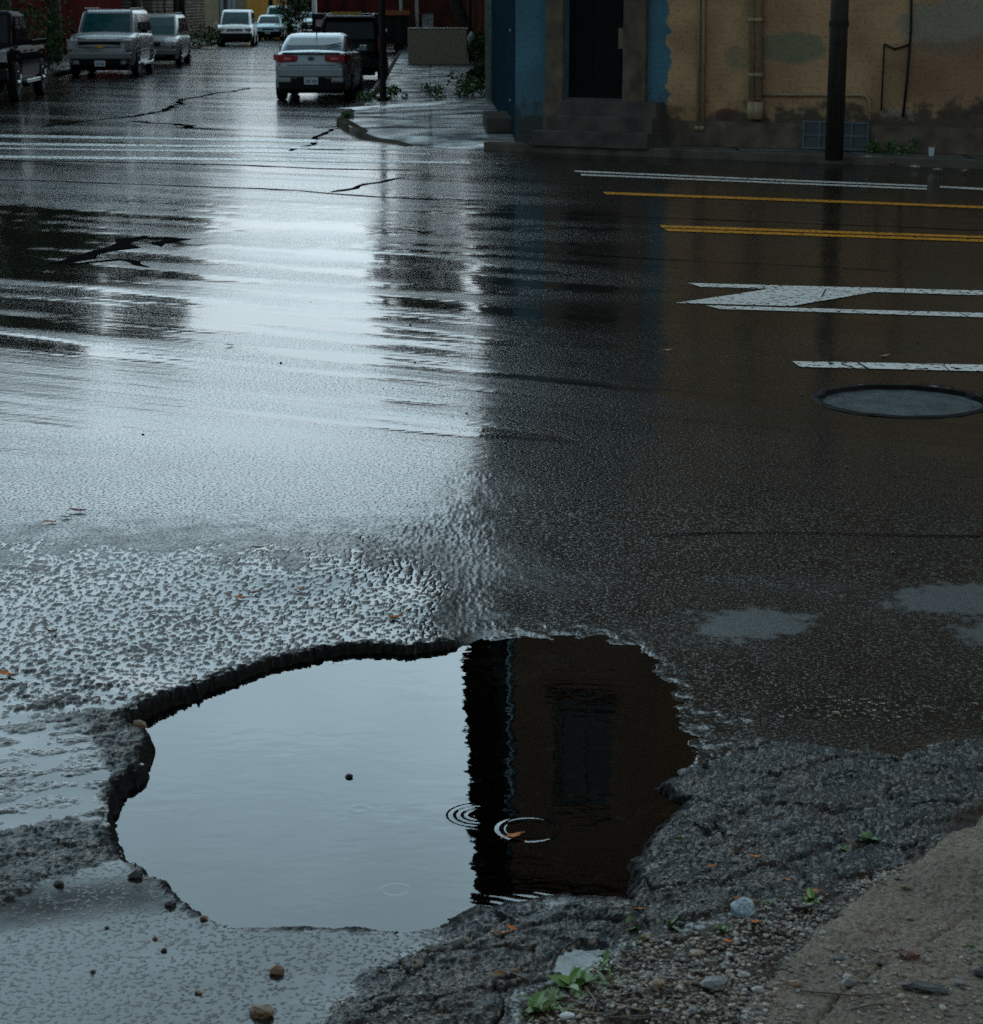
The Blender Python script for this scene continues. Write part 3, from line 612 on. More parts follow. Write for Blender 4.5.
def facade_mat():
    m = bpy.data.materials.new('painted_masonry'); m.use_nodes = True; nt = m.node_tree; b = nt.nodes['Principled BSDF']; L = nt.links.new
    tc = N(nt, 'ShaderNodeTexCoord'); sp = N(nt, 'ShaderNodeSeparateXYZ'); L(tc.outputs['Object'], sp.inputs[0])
    def noise(sc, det=5):
        n = N(nt, 'ShaderNodeTexNoise'); n.inputs['Scale'].default_value = sc; n.inputs['Detail'].default_value = det; L(tc.outputs['Object'], n.inputs['Vector']); return n.outputs['Fac']
    def mth(op, a, c=0.0, d=0.0):
        n = N(nt, 'ShaderNodeMath', operation=op)
        for i, v in enumerate((a, c, d)):
            if isinstance(v, (int, float)): n.inputs[i].default_value = v
            else: L(v, n.inputs[i])
        return n.outputs[0]
    def step(v, e, w=.02):
        n = N(nt, 'ShaderNodeMapRange', interpolation_type='SMOOTHSTEP'); n.inputs['From Min'].default_value = e - w; n.inputs['From Max'].default_value = e + w; L(v, n.inputs['Value']); return n.outputs['Result']
    def mix(f, a, c):
        n = N(nt, 'ShaderNodeMix', data_type='RGBA')
        if isinstance(f, (int, float)): n.inputs[0].default_value = f
        else: L(f, n.inputs[0])
        for i, v in ((6, a), (7, c)):
            if isinstance(v, tuple): n.inputs[i].default_value = (*v, 1)
            else: L(v, n.inputs[i])
        return n.outputs[2]
    U, Z = sp.outputs['X'], sp.outputs['Z']; n1 = noise(1.1); n2 = noise(5, 6); n3 = noise(.45, 4)
    wob = mth('MULTIPLY_ADD', n2, .35, -.175)
    tan = mix(step(n1, .5, .12), (.38, .235, .125), (.26, .155, .082))
    # repaired patches of other paint
    def ell(u, z, ru, rz):
        a = mth('DIVIDE', mth('SUBTRACT', U, u), ru); c = mth('DIVIDE', mth('SUBTRACT', Z, z), rz)
        d = mth('ADD', mth('POWER', a, 2.0), mth('POWER', c, 2.0)); d = mth('ADD', d, mth('MULTIPLY', mth('ADD', wob, mth('MULTIPLY', mth('SUBTRACT', n1, .5), 1.1)), 2.6))
        return mth('SUBTRACT', 1.0, step(d, 1.0, .35))
    for (px, py, rx, ry, c, k) in ((790, 48, 34, 16, (.11, .135, .085), .75), (738, 58, 14, 12, (.13, .14, .085), .5), (955, 25, 50, 28, (.20, .185, .14), .9), (895, 118, 18, 10, (.24, .22, .18), .6), (965, 75, 90, 36, (.155, .085, .052), .6)):
        u, z = Wf(px, py); u2, z2 = Wf(px + rx, py - ry); tan = mix(mth('MULTIPLY', ell(u, z, abs(u2 - u), abs(z2 - z)), k), tan, c)
    u, z = Wf(725, 115); u2, z2 = Wf(738, 109)
    red = ell(u, z, abs(u2 - u), abs(z2 - z)); tan = mix(mth('MULTIPLY', red, mth('MULTIPLY', step(n2, .45, .1), .9)), tan, (.20, .035, .022))
    blue = mix(step(n1, .5, .14), (.055, .135, .172), (.04, .095, .122))
    ud, _ = Wf(668, 80)
    isb = mth('SUBTRACT', 1.0, step(mth('ADD', U, wob), ud, .02))
    c = mix(isb, tan, blue)
    # bare plaster near the pavement, damp foot
    low = mth('SUBTRACT', 1.0, step(mth('ADD', Z, mth('MULTIPLY', mth('ADD', n1, n2), 1.1)), 1.75, .16))
    c = mix(mth('MULTIPLY', low, .9), c, (.040, .036, .030))
    hi = step(Z, 4.2, .05); c = mix(mth('MULTIPLY', hi, 0.85), c, mix(step(n3, .5, .2), (.27, .165, .10), (.19, .12, .075)))
    st_ = noise(20, 4); c = mix(mth('MULTIPLY', mth('SUBTRACT', 1.0, step(st_, .40, .1)), .35), c, (.05, .04, .03))
    L(c, b.inputs['Base Color']); b.inputs['Roughness'].default_value = .75; b.inputs['Specular IOR Level'].default_value = .1
    cb = N(nt, 'ShaderNodeCombineXYZ'); L(mth('ADD', U, sp.outputs['Y']), cb.inputs[0]); L(Z, cb.inputs[1])
    br = N(nt, 'ShaderNodeTexBrick'); L(cb.outputs[0], br.inputs['Vector']); br.inputs['Scale'].default_value = 1; br.inputs['Brick Width'].default_value = .21; br.inputs['Row Height'].default_value = .075; br.inputs['Mortar Size'].default_value = .008
    h = mth('ADD', mth('MULTIPLY', br.outputs['Fac'], -.0013), mth('MULTIPLY', n2, .008)); h = mth('ADD', h, mth('MULTIPLY', st_, .002))
    bp = N(nt, 'ShaderNodeBump'); bp.inputs['Distance'].default_value = 1; bp.inputs['Strength'].default_value = 1; L(h, bp.inputs['Height']); L(bp.outputs[0], b.inputs['Normal'])
    return m
M['facade'] = facade_mat()
M['brick'] = brick_mat('dark_red_brick', (.085, .028, .020), (.055, .020, .016), (.03, .025, .022))
M['brownbrick'] = brick_mat('brown_brick', (.07, .04, .028), (.045, .028, .02), (.03, .026, .022))
M['greywood'] = mat('peeling_green_grey', (.16, .20, .165), (.09, .12, .10), rough=.6, scale=9, bump=.002)
M['door'] = mat('black_door', (.003, .0035, .005), (.005, .006, .007), rough=.6, scale=10, ior=1.15)
M['plastr'] = mat('bare_plaster', (.13, .10, .075), (.06, .048, .037), rough=.6, scale=4, bump=.006, bscale=20)
M['bluepipe'] = mat('blue_painted_pipe', (.055, .20, .25), (.045, .16, .20), rough=.4, scale=10, bump=.001)
M['tanpipe'] = mat('tan_painted_pipe', (.26, .19, .11), (.20, .14, .08), rough=.5, scale=10)
M['darkmetal'] = mat('dark_steel', (.008, .008, .008), (.014, .014, .014), ior=1.2, rough=.5, scale=20, bump=.001)
M['winglass'] = mat('window_glass', (.010, .013, .015), (.02, .026, .03), rough=.06, scale=2, bump=.001, bscale=3)
HB = 12.2
bld = thing('corner_building', 'tall masonry corner building painted tan and blue with a recessed black door', 'building', tuple(C0), bang)
LU = 24.0
u0, zt = Wf(566, 0); u1, _ = Wf(626, 0); _, zdoor = Wf(596, 100); zdoor = max(.5, zdoor)
ops = [(u0, u1, zdoor, zdoor + 2.35)]
wins = []
UW = Wf(590, 60)[0]
for fl_z in (5.0, 8.6):
    for uc in [UW + 2.75 * k_ for k_ in range(8)]: wins.append((uc - .5, uc + .5, fl_z, fl_z + 1.85))
wallmesh('wall', LU, 0, HB, ops + wins, M['facade'], bld)
for w in wins: window(bld, *w, M['greywood'], M['winglass'])
sang = math.pi / 2 + SA - bang        # local direction of the side street
SL = 13.5
# side wall: local line runs from the far end back to the corner so that its outside faces the street
fe = (math.cos(sang) * SL, math.sin(sang) * SL)
swins = [(u, u + .9, z, z + 1.7) for z in (5.0, 8.6) for u in (2, 5, 8, 11)]
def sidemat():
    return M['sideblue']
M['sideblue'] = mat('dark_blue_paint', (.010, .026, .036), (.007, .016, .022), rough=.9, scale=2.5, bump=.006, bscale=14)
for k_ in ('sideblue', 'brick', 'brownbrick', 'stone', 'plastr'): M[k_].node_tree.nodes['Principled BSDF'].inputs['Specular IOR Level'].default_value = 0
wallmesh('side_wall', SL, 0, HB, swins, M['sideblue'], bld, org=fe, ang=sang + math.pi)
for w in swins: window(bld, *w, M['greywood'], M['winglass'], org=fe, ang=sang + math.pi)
# roof slab and cornice
b = MB(); rx, ry = fe; b.add([(0, 0, HB - .1), (LU, 0, HB - .1), (LU + rx, ry, HB - .1), (rx, ry, HB - .1)], [(0, 1, 2, 3)]); b.build('roof', M['plastic'], bld)
b = MB(); nx_, ny_ = -math.sin(sang), math.cos(sang)
b.box((LU / 2 - .2, -.22, HB + .1), (LU + .4, .55, .5)); b.build('cornice', M['stone'], bld, bevel=.04)
b = MB(); cx, cy = fe[0] / 2 + nx_ * .27, fe[1] / 2 + ny_ * .27; b.box((cx, cy, HB + .103), (SL, .72, .5), sang); b.build('cornice', M['stone'], bld, bevel=.04)
# back walls so it is a solid block
b = MB(); b.add([(LU, 0, 0), (LU + rx, ry, 0), (LU + rx, ry, HB), (LU, 0, HB), (rx, ry, 0), (rx, ry, HB)], [(0, 1, 2, 3), (1, 4, 5, 2)]); b.build('rear_wall', M['brownbrick'], bld)
# door, jambs, steps
uj0, _ = Wf(548, 60); uj1, _ = Wf(648, 60)
b = MB(); b.box(((u0 + u1) / 2, .14, zdoor + 1.17), (u1 - u0 - .01, .05, 2.33)); dr = b.build('door', M['door'], bld, bevel=.004)
b = MB()
for zz in (zdoor + .62, zdoor + 1.6):
    for uu in (u0 + .25, u1 - .25): b.box((uu, .11, zz), (.3, .02, .75 if zz < zdoor + 1 else .9))
b.build('door_panel', M['door'], dr, bevel=.006)
ua, za = Wf(618, 49); ub, zb_ = Wf(618, 28)
b = MB(); b.box((ua, .098, (za + zb_) / 2), (.075, .02, zb_ - za)); b.build('push_plate', M['chrome'], dr, bevel=.004).data.materials[0] = mat('dull_brass', (.12, .10, .07), (.08, .07, .05), rough=.4, metal=.3, scale=10)
b = MB(); b.box(((u0 + u1) / 2, .10, zdoor + .012), (u1 - u0, .18, .03)); b.build('threshold', M['stone'], dr)
for a_, c_ in ((uj0, u0 - .002), (u1 + .002, uj1)):
    b = MB(); b.box(((a_ + c_) / 2, -.05, 1.6 + .05), (c_ - a_, .1, 3.0)); b.box(((a_ + c_) / 2, -.065, .45), (c_ - a_ + .04, .13, .5)); b.build('pilaster', M['plastr'], bld, bevel=.012)
b = MB(); b.box(((uj0 + uj1) / 2, -.07, 3.3), (uj1 - uj0 + .1, .14, .3)); b.build('lintel', M['plastr'], bld, bevel=.015)
us0, _ = Wf(524, 125); us1, _ = Wf(668, 130); us0 += .62
h3 = (zdoor - CZ) / 3
for k in range(3):
    b = MB(); y1 = -.001; dpt = .86 - k * .27; hh = CZ + h3 * (k + 1) - (0 if k < 2 else .004)
    b.box(((us0 + us1) / 2 + k * .02, -dpt / 2, (hh + CZ - .02) / 2), (us1 - us0 - k * .14 + .1, dpt, hh - CZ + .02)); b.build('step', M['stepstone'] if 'stepstone' in M else M['stone'], bld, bevel=.015)
# small step on the side street
b = MB(); p = S(1.43 - .25, 34.2); lp = Matrix.Rotation(-bang, 3, 'Z') @ (p - C0); b.box((lp.x, lp.y, .24), (2.2, .6, .24), sang); b.build('side_step', M['stone'], bld, bevel=.02)
# dark plinth at the foot of the wall
b = MB(); b.box(((uj1 + .3 + LU) / 2, -.02, .30), (LU - uj1 - .3, .04, .36)); b.build('plinth', M['plastr'], bld, bevel=.01)
# pipes on the wall
def pipe(name, pts, r, m, off=.05, label=None):
    b = MB(); q = [(Wf(x, y, off)[0], -off, Wf(x, y, off)[1]) for x, y in pts]; b.tube(q, r, 10); return b
for x in (699.5, 704.5):
    b = pipe('c', [(x, -330), (x - .5, 0), (x - 1.5, 128)], .022, None, .035); b.box((Wf(x - 1.5, 128)[0], -.04, Wf(x - 1, 128)[1]), (.07, .07, .06)); b.build('conduit', M['tanpipe'], bld, smooth=True)
for x in (752.5, 758.5):
    b = pipe('d', [(x + .5, -330), (x, 100)], .055, None, .08); q = [(Wf(x, y, .08)[0], -.08, Wf(x, y, .08)[1]) for y in (100, 102)]
    e_ = Wf(x, 119, .08); b.tube([q[1], (q[1][0], -.08, e_[1])], .075, 10)
    for yy in (20, 75): c_ = Wf(x, yy, .08); b.tube([(c_[0], -.08, c_[1] - .03), (c_[0], -.08, c_[1] + .03)], .066, 10)
    b.build('downpipe', M['tanpipe'], bld, smooth=True)
b = pipe('e', [(762, 94.5), (800, 94.8), (861, 95.2), (866, 96.5), (869, 100), (869.5, 121)], .020, None, .05); b.build('service_pipe', M['tanpipe'], bld, smooth=True)
b = pipe('f', [(913, -200), (911, 30), (907, 80), (903, 117)], .018, None, .03); b.tube([(Wf(885, 44)[0], -.03, Wf(885, 44)[1]), (Wf(895, 49)[0], -.03, Wf(895, 49)[1]), (Wf(909, 45)[0], -.03, Wf(909, 45)[1])], .014); b.tube([(Wf(885, 44)[0], -.03, Wf(885, 44)[1]), (Wf(882, 110)[0], -.03, Wf(882, 110)[1])], .012); b.build('cable', M['darkmetal'], bld, smooth=True)
# cellar grille
ug0, zg1 = Wf(806, 121); ug1, zg0 = Wf(869, 150); zg0 = CZ + .03
b = MB(); b.box(((ug0 + ug1) / 2, -.055, (zg0 + zg1) / 2), (ug1 - ug0, .03, zg1 - zg0)); gr = b.build('cellar_vent', mat('slate_board', (.035, .05, .058), (.02, .03, .036), rough=.5, scale=5), bld)
b = MB()
for k in range(5): uu = ug0 + (ug1 - ug0) * k / 4; b.box((uu, -.078, (zg0 + zg1) / 2), (.03, .02, zg1 - zg0 + .03))
for k in range(3): zz = zg0 + (zg1 - zg0) * k / 2; b.box(((ug0 + ug1) / 2, -.0785, zz), (ug1 - ug0 + .03, .018, .03))
b.build('grille', mat('grille_metal', (.06, .085, .095), None, rough=.5), gr)
# blue rain pipe at the corner
cp = G(513.5, 131, CZ) ; lp = Matrix.Rotation(-bang, 3, 'Z') @ (cp - C0)
b = MB(); b.tube([(lp.x, lp.y, .1), (lp.x, lp.y, 5.5), (lp.x * .3, lp.y * .3 - .05, 6.0), (lp.x * .3 , lp.y * .3 - .05, HB - .2)], .055, 12)
for zz in (.6, 1.7, 3.4): b.tube([(lp.x, lp.y, zz - .03), (lp.x, lp.y, zz + .03)], .068, 12)
b.build('rain_pipe', M['bluepipe'], bld, smooth=True)
# ---------------- row house behind, along the right pavement
ro = S(1.43, 45.2); rh = thing('row_house', 'dark brick row house behind the blue corner building', 'building', tuple(ro), math.pi / 2 + SA)
w_ = [(u, u + 1, z, z + 1.9) for z in (4.6, 8.2) for u in (1.5, 4.5, 7.5, 10.5, 13.5)] + [(3.2, 4.3, .5, 2.7), (7, 8.1, 1.1, 2.7)]
L2 = 16.5
# line from far end to near end, outside towards the street (-a side)
def rw_wall(parent, L_, H, wn, m, z0=0):
    wallmesh('wall', L_, z0, H, wn, m, parent, org=(L_, 0), ang=math.pi)
    for w in wn: window(parent, *w, M['greywood'], M['winglass'], org=(L_, 0), ang=math.pi)
rw_wall(rh, L2, 12.0, w_, M['brick'])
b = MB(); b.add([(0, 0, 0), (0, -9, 0), (0, -9, 12.0), (0, 0, 12.0), (L2, 0, 0), (L2, -9, 0), (L2, -9, 12.0), (L2, 0, 12.0)], [(0, 1, 2, 3), (7, 6, 5, 4), (3, 2, 6, 7)]); b.build('side_wall', M['brownbrick'], rh)
b = MB(); b.box((L2 / 2, .27, 12.1), (L2, .7, .5)); b.build('cornice', M['stone'], rh, bevel=.03)
b = MB(); q = G(498.5, 99, CZ); q = q - ro; lx = q.dot(SV) ; b.tube([(-1.2, .12, .1), (-1.2, .12, 11.7)], .075, 10); b.build('downpipe', M['greywood'], rh, smooth=True)
b = MB(); b.box((-.3, .16, 3.4), (.18, .18, 7.0)); b.build('corner_board', M['greywood'], rh)
ro2 = S(1.55, 62.5); rh2 = thing('row_house', 'lower dark brick row house behind the concrete planter', 'building', tuple(ro2), math.pi / 2 + SA)
w_ = [(u, u + 1, z, z + 1.7) for z in (1.2, 4.4) for u in (3, 8, 13, 18, 23)]
wallmesh('wall', 30, 0, 7.6, w_, M['brick'], rh2, org=(30, 0), ang=math.pi)
for w in w_: window(rh2, *w, M['greywood'], M['winglass'], org=(30, 0), ang=math.pi)
b = MB(); b.add([(0, 0, 0), (0, -9, 0), (0, -9, 7.6), (0, 0, 7.6), (30, 0, 0), (30, -9, 0), (30, -9, 7.6), (30, 0, 7.6)], [(0, 1, 2, 3), (7, 6, 5, 4), (3, 2, 6, 7)]); b.build('side_wall', M['brownbrick'], rh2)
# ---------------- concrete block wall
pb0 = G(408, 64.5, CZ); pb1 = G(467, 64.5, CZ); wlen = (pb1 - pb0).length
zt_ = at_d(430, 29, pb0.y).z
b = MB(); b.box(((pb0.x + pb1.x) / 2, pb0.y + .6, (zt_ + CZ) / 2), (wlen, 1.2, zt_ - CZ)); b.box(((pb0.x + pb1.x) / 2, pb0.y + .6, zt_ + .012), (wlen + .05, 1.25, .04))
tag(b.build('concrete_planter', mat('pebble_concrete', (.225, .205, .14), (.15, .135, .095), rough=.7, scale=45, bump=.004, bscale=50), None, bevel=.02), 'block-shaped beige concrete planter wall at the end of the wet pavement', 'planter')
# post beside it
b = MB(); p = G(470, 63, CZ); b.tube([p, p + Vector((0, 0, 3.6))], .06, 8); tag(b.build('fence_post', M['darkmetal'], None, smooth=True), 'thin dark steel post beside the right end of the concrete planter', 'post')
b = MB(); q = at_d(471, 39, p.y - .15); b.blob(q, (.13, .05, .22), 4, 2); b.blob(q + Vector((.07, 0, .1)), (.09, .05, .1), 5, 2)
tag(b.build('white_bag', mat('white_plastic', (.5, .58, .62), (.4, .46, .5), rough=.5), None, smooth=True), 'crumpled white plastic bag hanging on the dark post', 'bag')
# ---------------- black post at the right kerb
p = G(383, 101, CZ); 
b = MB(); b.tube([p, p + Vector((0, 0, 4.6))], .072, 10); b.lathe([(.13, 0), (.13, .05), (.09, .09)], tuple(p), n=12)
th_ = thing('street_post', 'black steel street post on the pavement beside the silver car', 'post'); b.build('pole', M['darkmetal'], th_, smooth=False)
b = MB(); b.box((p.x + .05, p.y - .09, 3.55), (.62, .02, .62)); b.build('sign_plate', M['darkmetal'], th_)
b = MB(); b.box((p.x - .03, p.y - .09, 2.85), (.42, .02, .46)); b.build('sign_plate', mat('grey_sign_back', (.2, .2, .2), None, rough=.4, metal=.5), th_)
# ---------------- wooden utility pole on the near right pavement
M['polewood'] = mat('wet_pole_wood', (.030, .024, .019), (.012, .010, .008), rough=.5, scale=6, stretch=(6, 6, .4), bump=.01, bscale=10)
p = G(834, 156.5, CZ); tp = at_d(840, -2, p.y + .0); dirp = (Vector((tp.x, tp.y, tp.z)) - p); sc_ = 10.5 / dirp.z
up_ = thing('utility_pole', 'wooden utility pole in front of the tan wall', 'utility pole', tuple(p)); tpv = dirp * sc_
b = MB(); b.tube([(0, 0, -.05), tpv * .25, tpv * .5, tpv], [.125, .12, .11, .09], 16); b.build('pole_shaft', M['polewood'], up_, smooth=True)
b = MB(); q = tpv * (1.75 / tpv.z); b.tube([q - Vector((0, 0, .04)), q + Vector((0, 0, .04))], .135, 16); q = tpv * (1.52 / tpv.z); b.box((q.x - .03, q.y - .125, q.z), (.05, .012, .08)); b.build('metal_band', M['darkmetal'], up_)
b = MB(); q = tpv * .93; b.box((q.x, q.y, q.z), (2.4, .12, .12), MANG); b.build('crossarm', M['polewood'], up_)
for k in (-1, -.5, .5, 1):
    b = MB(); c_ = q + MV * k + Vector((0, 0, .06)); b.lathe([(.03, 0), (.05, .05), (.03, .09), (.045, .13), (.01, .16)], tuple(c_), n=10); b.build('insulator', M['chrome'], up_)
# left utility pole
p = S(-11.35, 97, CZ)
b = MB(); b.tube([(0, 0, 0), (0, 0, 9)], [.16, .11], 12); ul = thing('utility_pole', 'dark utility pole by the stone house on the far left pavement', 'utility pole', tuple(p)); b.build('pole_shaft', M['polewood'], ul, smooth=True)
b = MB(); b.box((0, 0, 8.4), (2.2, .12, .12)); b.build('crossarm', M['polewood'], ul)
# ================================================================== far buildings
def house(name, label, org, ang, L_, H, D, m, wins, roof='flat', mroof=None, frame=None, glass=None, door=None):
    t = thing(name, label, 'building', tuple(org), ang)
    wallmesh('wall', L_, 0, H, [w[:4] for w in wins], m, t)
    for w in wins: window(t, *w[:4], frame or M['greywood'], glass or M['winglass'], bars=w[4] if len(w) > 4 else (1, 1))
    b = MB(); b.add([(0, 0, 0), (0, D, 0), (0, D, H), (0, 0, H), (L_, 0, 0), (L_, D, 0), (L_, D, H), (L_, 0, H)], [(0, 1, 2, 3), (7, 6, 5, 4), (2, 1, 5, 6)]); b.build('side_wall', m, t)
    b = MB()
    if roof == 'flat': b.box((L_ / 2, D / 2, H + .1), (L_ + .3, D + .3, .25))
    else: b.add([(-.3, -.3, H), (L_ + .3, -.3, H), (L_ + .3, D + .3, H), (-.3, D + .3, H), (-.3, D / 2, H + D * .35), (L_ + .3, D / 2, H + D * .35)], [(0, 1, 5, 4), (2, 3, 4, 5), (1, 2, 5), (3, 0, 4), (0, 3, 2, 1)])
    b.build('roof', mroof or M['plastic'], t); return t
M['maroon'] = mat('maroon_paint', (.07, .015, .015), (.04, .010, .010), rough=.6, scale=1.5, bump=.01, bscale=4)
M['cream'] = mat('cream_boards', (.36, .31, .20), (.28, .24, .16), rough=.6, scale=3)
M['ochre'] = mat('ochre_boards', (.44, .25, .06), (.36, .19, .045), rough=.6, scale=3)
M['stonewall'] = brick_mat('stacked_stone', (.20, .18, .15), (.11, .10, .085), (.012, .011, .010), .55, .17, rough=.6, stone=True, bump=.03)
M['latticeframe'] = mat('white_lattice', (.4, .45, .45), None, rough=.5)
M['tealglass'] = mat('pale_teal_glass', (.06, .14, .14), (.10, .2, .19), rough=.2, scale=6)
# right: brick houses beyond the planter, facing us
o1 = G(394, 48, 0); o1 = Vector((at_d(396, 20, 96).x, 96, 0)); L1 = at_d(466, 20, 96).x - o1.x
wz0, wz1 = at_d(428, 27, 96).z, at_d(428, 13, 96).z; wu0, wu1 = at_d(422, 20, 96).x - o1.x, at_d(433, 20, 96).x - o1.x
house('brick_house', 'dark red brick house with a small white barred window beyond the concrete planter', o1, 0, L1 + 4, 6.5, 8, M['brick'], [(wu0, wu1, wz0, wz1, (2, 2)), (.5, 1.3, 3.6, 5.2), (2.3, 3.1, 3.6, 5.2)], frame=M['latticeframe'], glass=M['tealglass'])
for (px, h_, lab) in ((401, 3.0, 'leftmost thin pale post in front of the brick house'), (417, 3.2, 'pale post just left of the white barred window')):
    b = MB(); q = Vector((at_d(px, 29, 94).x, 94, 0)); b.tube([q, q + Vector((0, 0, h_))], .07, 8); b.box((q.x, q.y, .15), (.3, .3, .3)); tag(b.build('porch_post', mat('pale_post_paint', (.3, .33, .33), None, rough=.5), None), lab, 'post')
o2 = Vector((at_d(312, 10, 118).x, 118, 0)); house('maroon_building', 'maroon panelled building closing the end of the street', o2, 0, at_d(402, 10, 118).x - o2.x, 4.6, 8, M['maroon'], [(1.2, 2.2, 2.9, 4.0), (3.9, 4.4, 2.9, 4.0)])
b = MB(); 
for k in range(5): xx = o2.x + .9 + k * 1.0; b.box((xx, 117.93, 2.2), (.07, .08, 4.3))
pil = b.build('panel_strip', M['plastic'], None); pil.parent = [o for o in col.objects if o.name == 'maroon_building'][0]; pil.location = -Vector(pil.parent.location)
b = MB(); q = Vector((at_d(314.5, 11, 112).x, 112, 0)); b.tube([q, q + Vector((0, 0, 4))], .13, 8); b.lathe([(.2, 0), (.2, .2)], tuple(q)); tag(b.build('white_pole', mat('white_pole_paint', (.5, .52, .52), None, rough=.5), None), 'short white pole at the left edge of the maroon building', 'pole')
# left side
def leftwall(name, label, a, t0, t1, H, m, wins, D=8):
    org = S(a, t0); return house(name, label, org, math.pi / 2 + SA, t1 - t0, H, D, m, wins)
leftwall('maroon_house', 'long maroon house behind the grey SUV on the left', -15.0, 73, 103, 5.8, M['maroon'], [(3, 4.2, 3.4, 5), (8, 9.2, 3.4, 5), (13, 14.2, 3.4, 5), (18, 19.2, 3.4, 5), (24, 25.2, 3.4, 5)])
leftwall('stone_house', 'grey stacked stone house behind the left utility pole', -13.6, 104, 128, 3.8, M['stonewall'], [(4, 5, 1.2, 2.6), (12, 13, 1.2, 2.6)])
o3 = Vector((at_d(201, 10, 138).x, 138, 0)); L3 = at_d(247, 10, 138).x - o3.x; ug = at_d(228, 10, 138).x - o3.x
house('cream_house', 'narrow cream and grey-blue boarded house beyond the white minivan', o3, 0, L3, 4.6, 6, M['cream'], [(ug - .6, ug + .6, .3, 2.9, (2, 0))], 'gable', glass=mat('greyblue_board', (.30, .38, .42), (.24, .31, .35), rough=.5, scale=4))
o4 = Vector((at_d(247, 10, 136).x, 136, 0)); L4 = at_d(285, 10, 136).x - o4.x
house('ochre_house', 'ochre boarded house with dark posts right of the cream house', o4, 0, L4, 4.4, 6, M['ochre'], [(1.35, 1.7, .2, 2.9, (0, 0))], 'gable', glass=M['plastic'])
b = MB(); q = Vector((at_d(225.5, 10, 134).x, 134, 0)); b.tube([q, q + Vector((0, 0, 8))], .17, 10); b.box((q.x, q.y, 7.5), (2, .12, .12)); tag(b.build('utility_pole', M['polewood'], None), 'far dark utility pole behind the white minivan', 'utility pole')
# distant low range of roofs closing the horizon
far_h = [(-95, 190, 40, 4.5), (-55, 200, 30, 4.2), (-27, 215, 20, 3.4), (-6, 200, 20, 4.2), (18, 190, 26, 5)]
labs = ['far low brick row behind the left trees', 'far low brown row left of the ochre house', 'small low brick row at the end of the street', 'low far row behind the maroon building', 'far row behind the brick house on the right']
for (x, y, l, h), lb in zip(far_h, labs): house('far_row', lb, Vector((x, y, 0)), 0, l, h, 10, M['brownbrick'], [(1.5 + 3.2 * k, 2.6 + 3.2 * k, 1, 2.6) for k in range(int(l / 3.4))], 'gable')
for k_ in ('maroon', 'cream', 'ochre', 'stonewall', 'kerb', 'greywood'): M[k_].node_tree.nodes['Principled BSDF'].inputs['Specular IOR Level'].default_value = .0
# ================================================================== trees and plants
M['leaf'] = mat('tree_leaves', (.020, .042, .012), (.045, .075, .018), rough=.5, scale=1.4, ior=1.2)
M['darkleaf'] = mat('dark_leaves', (.012, .032, .010), (.028, .06, .016), rough=.6, scale=1.2, ior=1.1)
M['weed'] = mat('weed_leaves', (.030, .07, .018), (.06, .11, .02), rough=.45, scale=14)
M['bark'] = mat('bark', (.03, .024, .018), (.015, .012, .01), rough=.8, scale=5, bump=.02, bscale=12)
def leafcloud(centers, n, ls, seed, flat=1.0):
    rr = np.random.RandomState(seed); V = np.empty((n * 4, 3)); C = np.array([c[:3] for c in centers]); Rr = np.array([c[3] for c in centers])
    idx = rr.choice(len(C), n, p=Rr ** 2 / (Rr ** 2).sum()); d = rr.normal(size=(n, 3)); d /= np.linalg.norm(d, axis=1)[:, None]
    rad = Rr[idx][:, None] * (rr.uniform(.45, 1.05, (n, 1)) ** .6) ; P_ = C[idx] + d * rad * np.array([1, 1, flat])
    a = rr.normal(size=(n, 3)); a /= np.linalg.norm(a, axis=1)[:, None]; b2 = np.cross(a, rr.normal(size=(n, 3))); b2 /= np.linalg.norm(b2, axis=1)[:, None]
    s = rr.uniform(.6, 1.3, (n, 1)) * ls
    V[0::4] = P_ - a * s; V[1::4] = P_ - b2 * s * .5; V[2::4] = P_ + a * s; V[3::4] = P_ + b2 * s * .5
    F = [(4 * i, 4 * i + 1, 4 * i + 2, 4 * i + 3) for i in range(n)]
    b = MB(); b.v = [tuple(v) for v in V]; b.f = F; return b
def tree(label, loc, h, cr, trunk_h, seed, n=2200, m='leaf', group=None, ls=.16, lean=(0, 0)):
    t = thing('leafy_tree', label, 'tree', tuple(loc), group=group); rr = random.Random(seed)
    top = Vector((lean[0], lean[1], trunk_h)); b = MB(); b.tube([(0, 0, -.1), top * .5 + Vector((rr.uniform(-.1, .1), 0, 0)), top], [cr * .075 + .05, cr * .06 + .04, cr * .05 + .02], 10)
    cs = []
    for k in range(11):
        an = rr.uniform(0, 6.28); r_ = rr.uniform(.15, .75) * cr; z = rr.uniform(trunk_h + .1 * (h - trunk_h), h - cr * .25); kk = 1 - abs((z - trunk_h) / (h - trunk_h) - .45) * .9
        c = Vector((lean[0] + math.cos(an) * r_ * kk, lean[1] + math.sin(an) * r_ * kk, z)); cs.append((*c, rr.uniform(.28, .5) * cr)); b.tube([top * .85, top * .5 + c * .5, c], [cr * .03 + .02, .04, .015], 6)
    b.build('trunk', M['bark'], t, smooth=True); leafcloud(cs, n, ls, seed).build('crown', M[m], t); return t
tree('leafy tree leaning over the pavement beyond the concrete planter', (G(474, 62, CZ).x + .3, 73.0, 0), 9.9, 2.6, 5.2, 5, 7000, lean=(-2.3, 0))
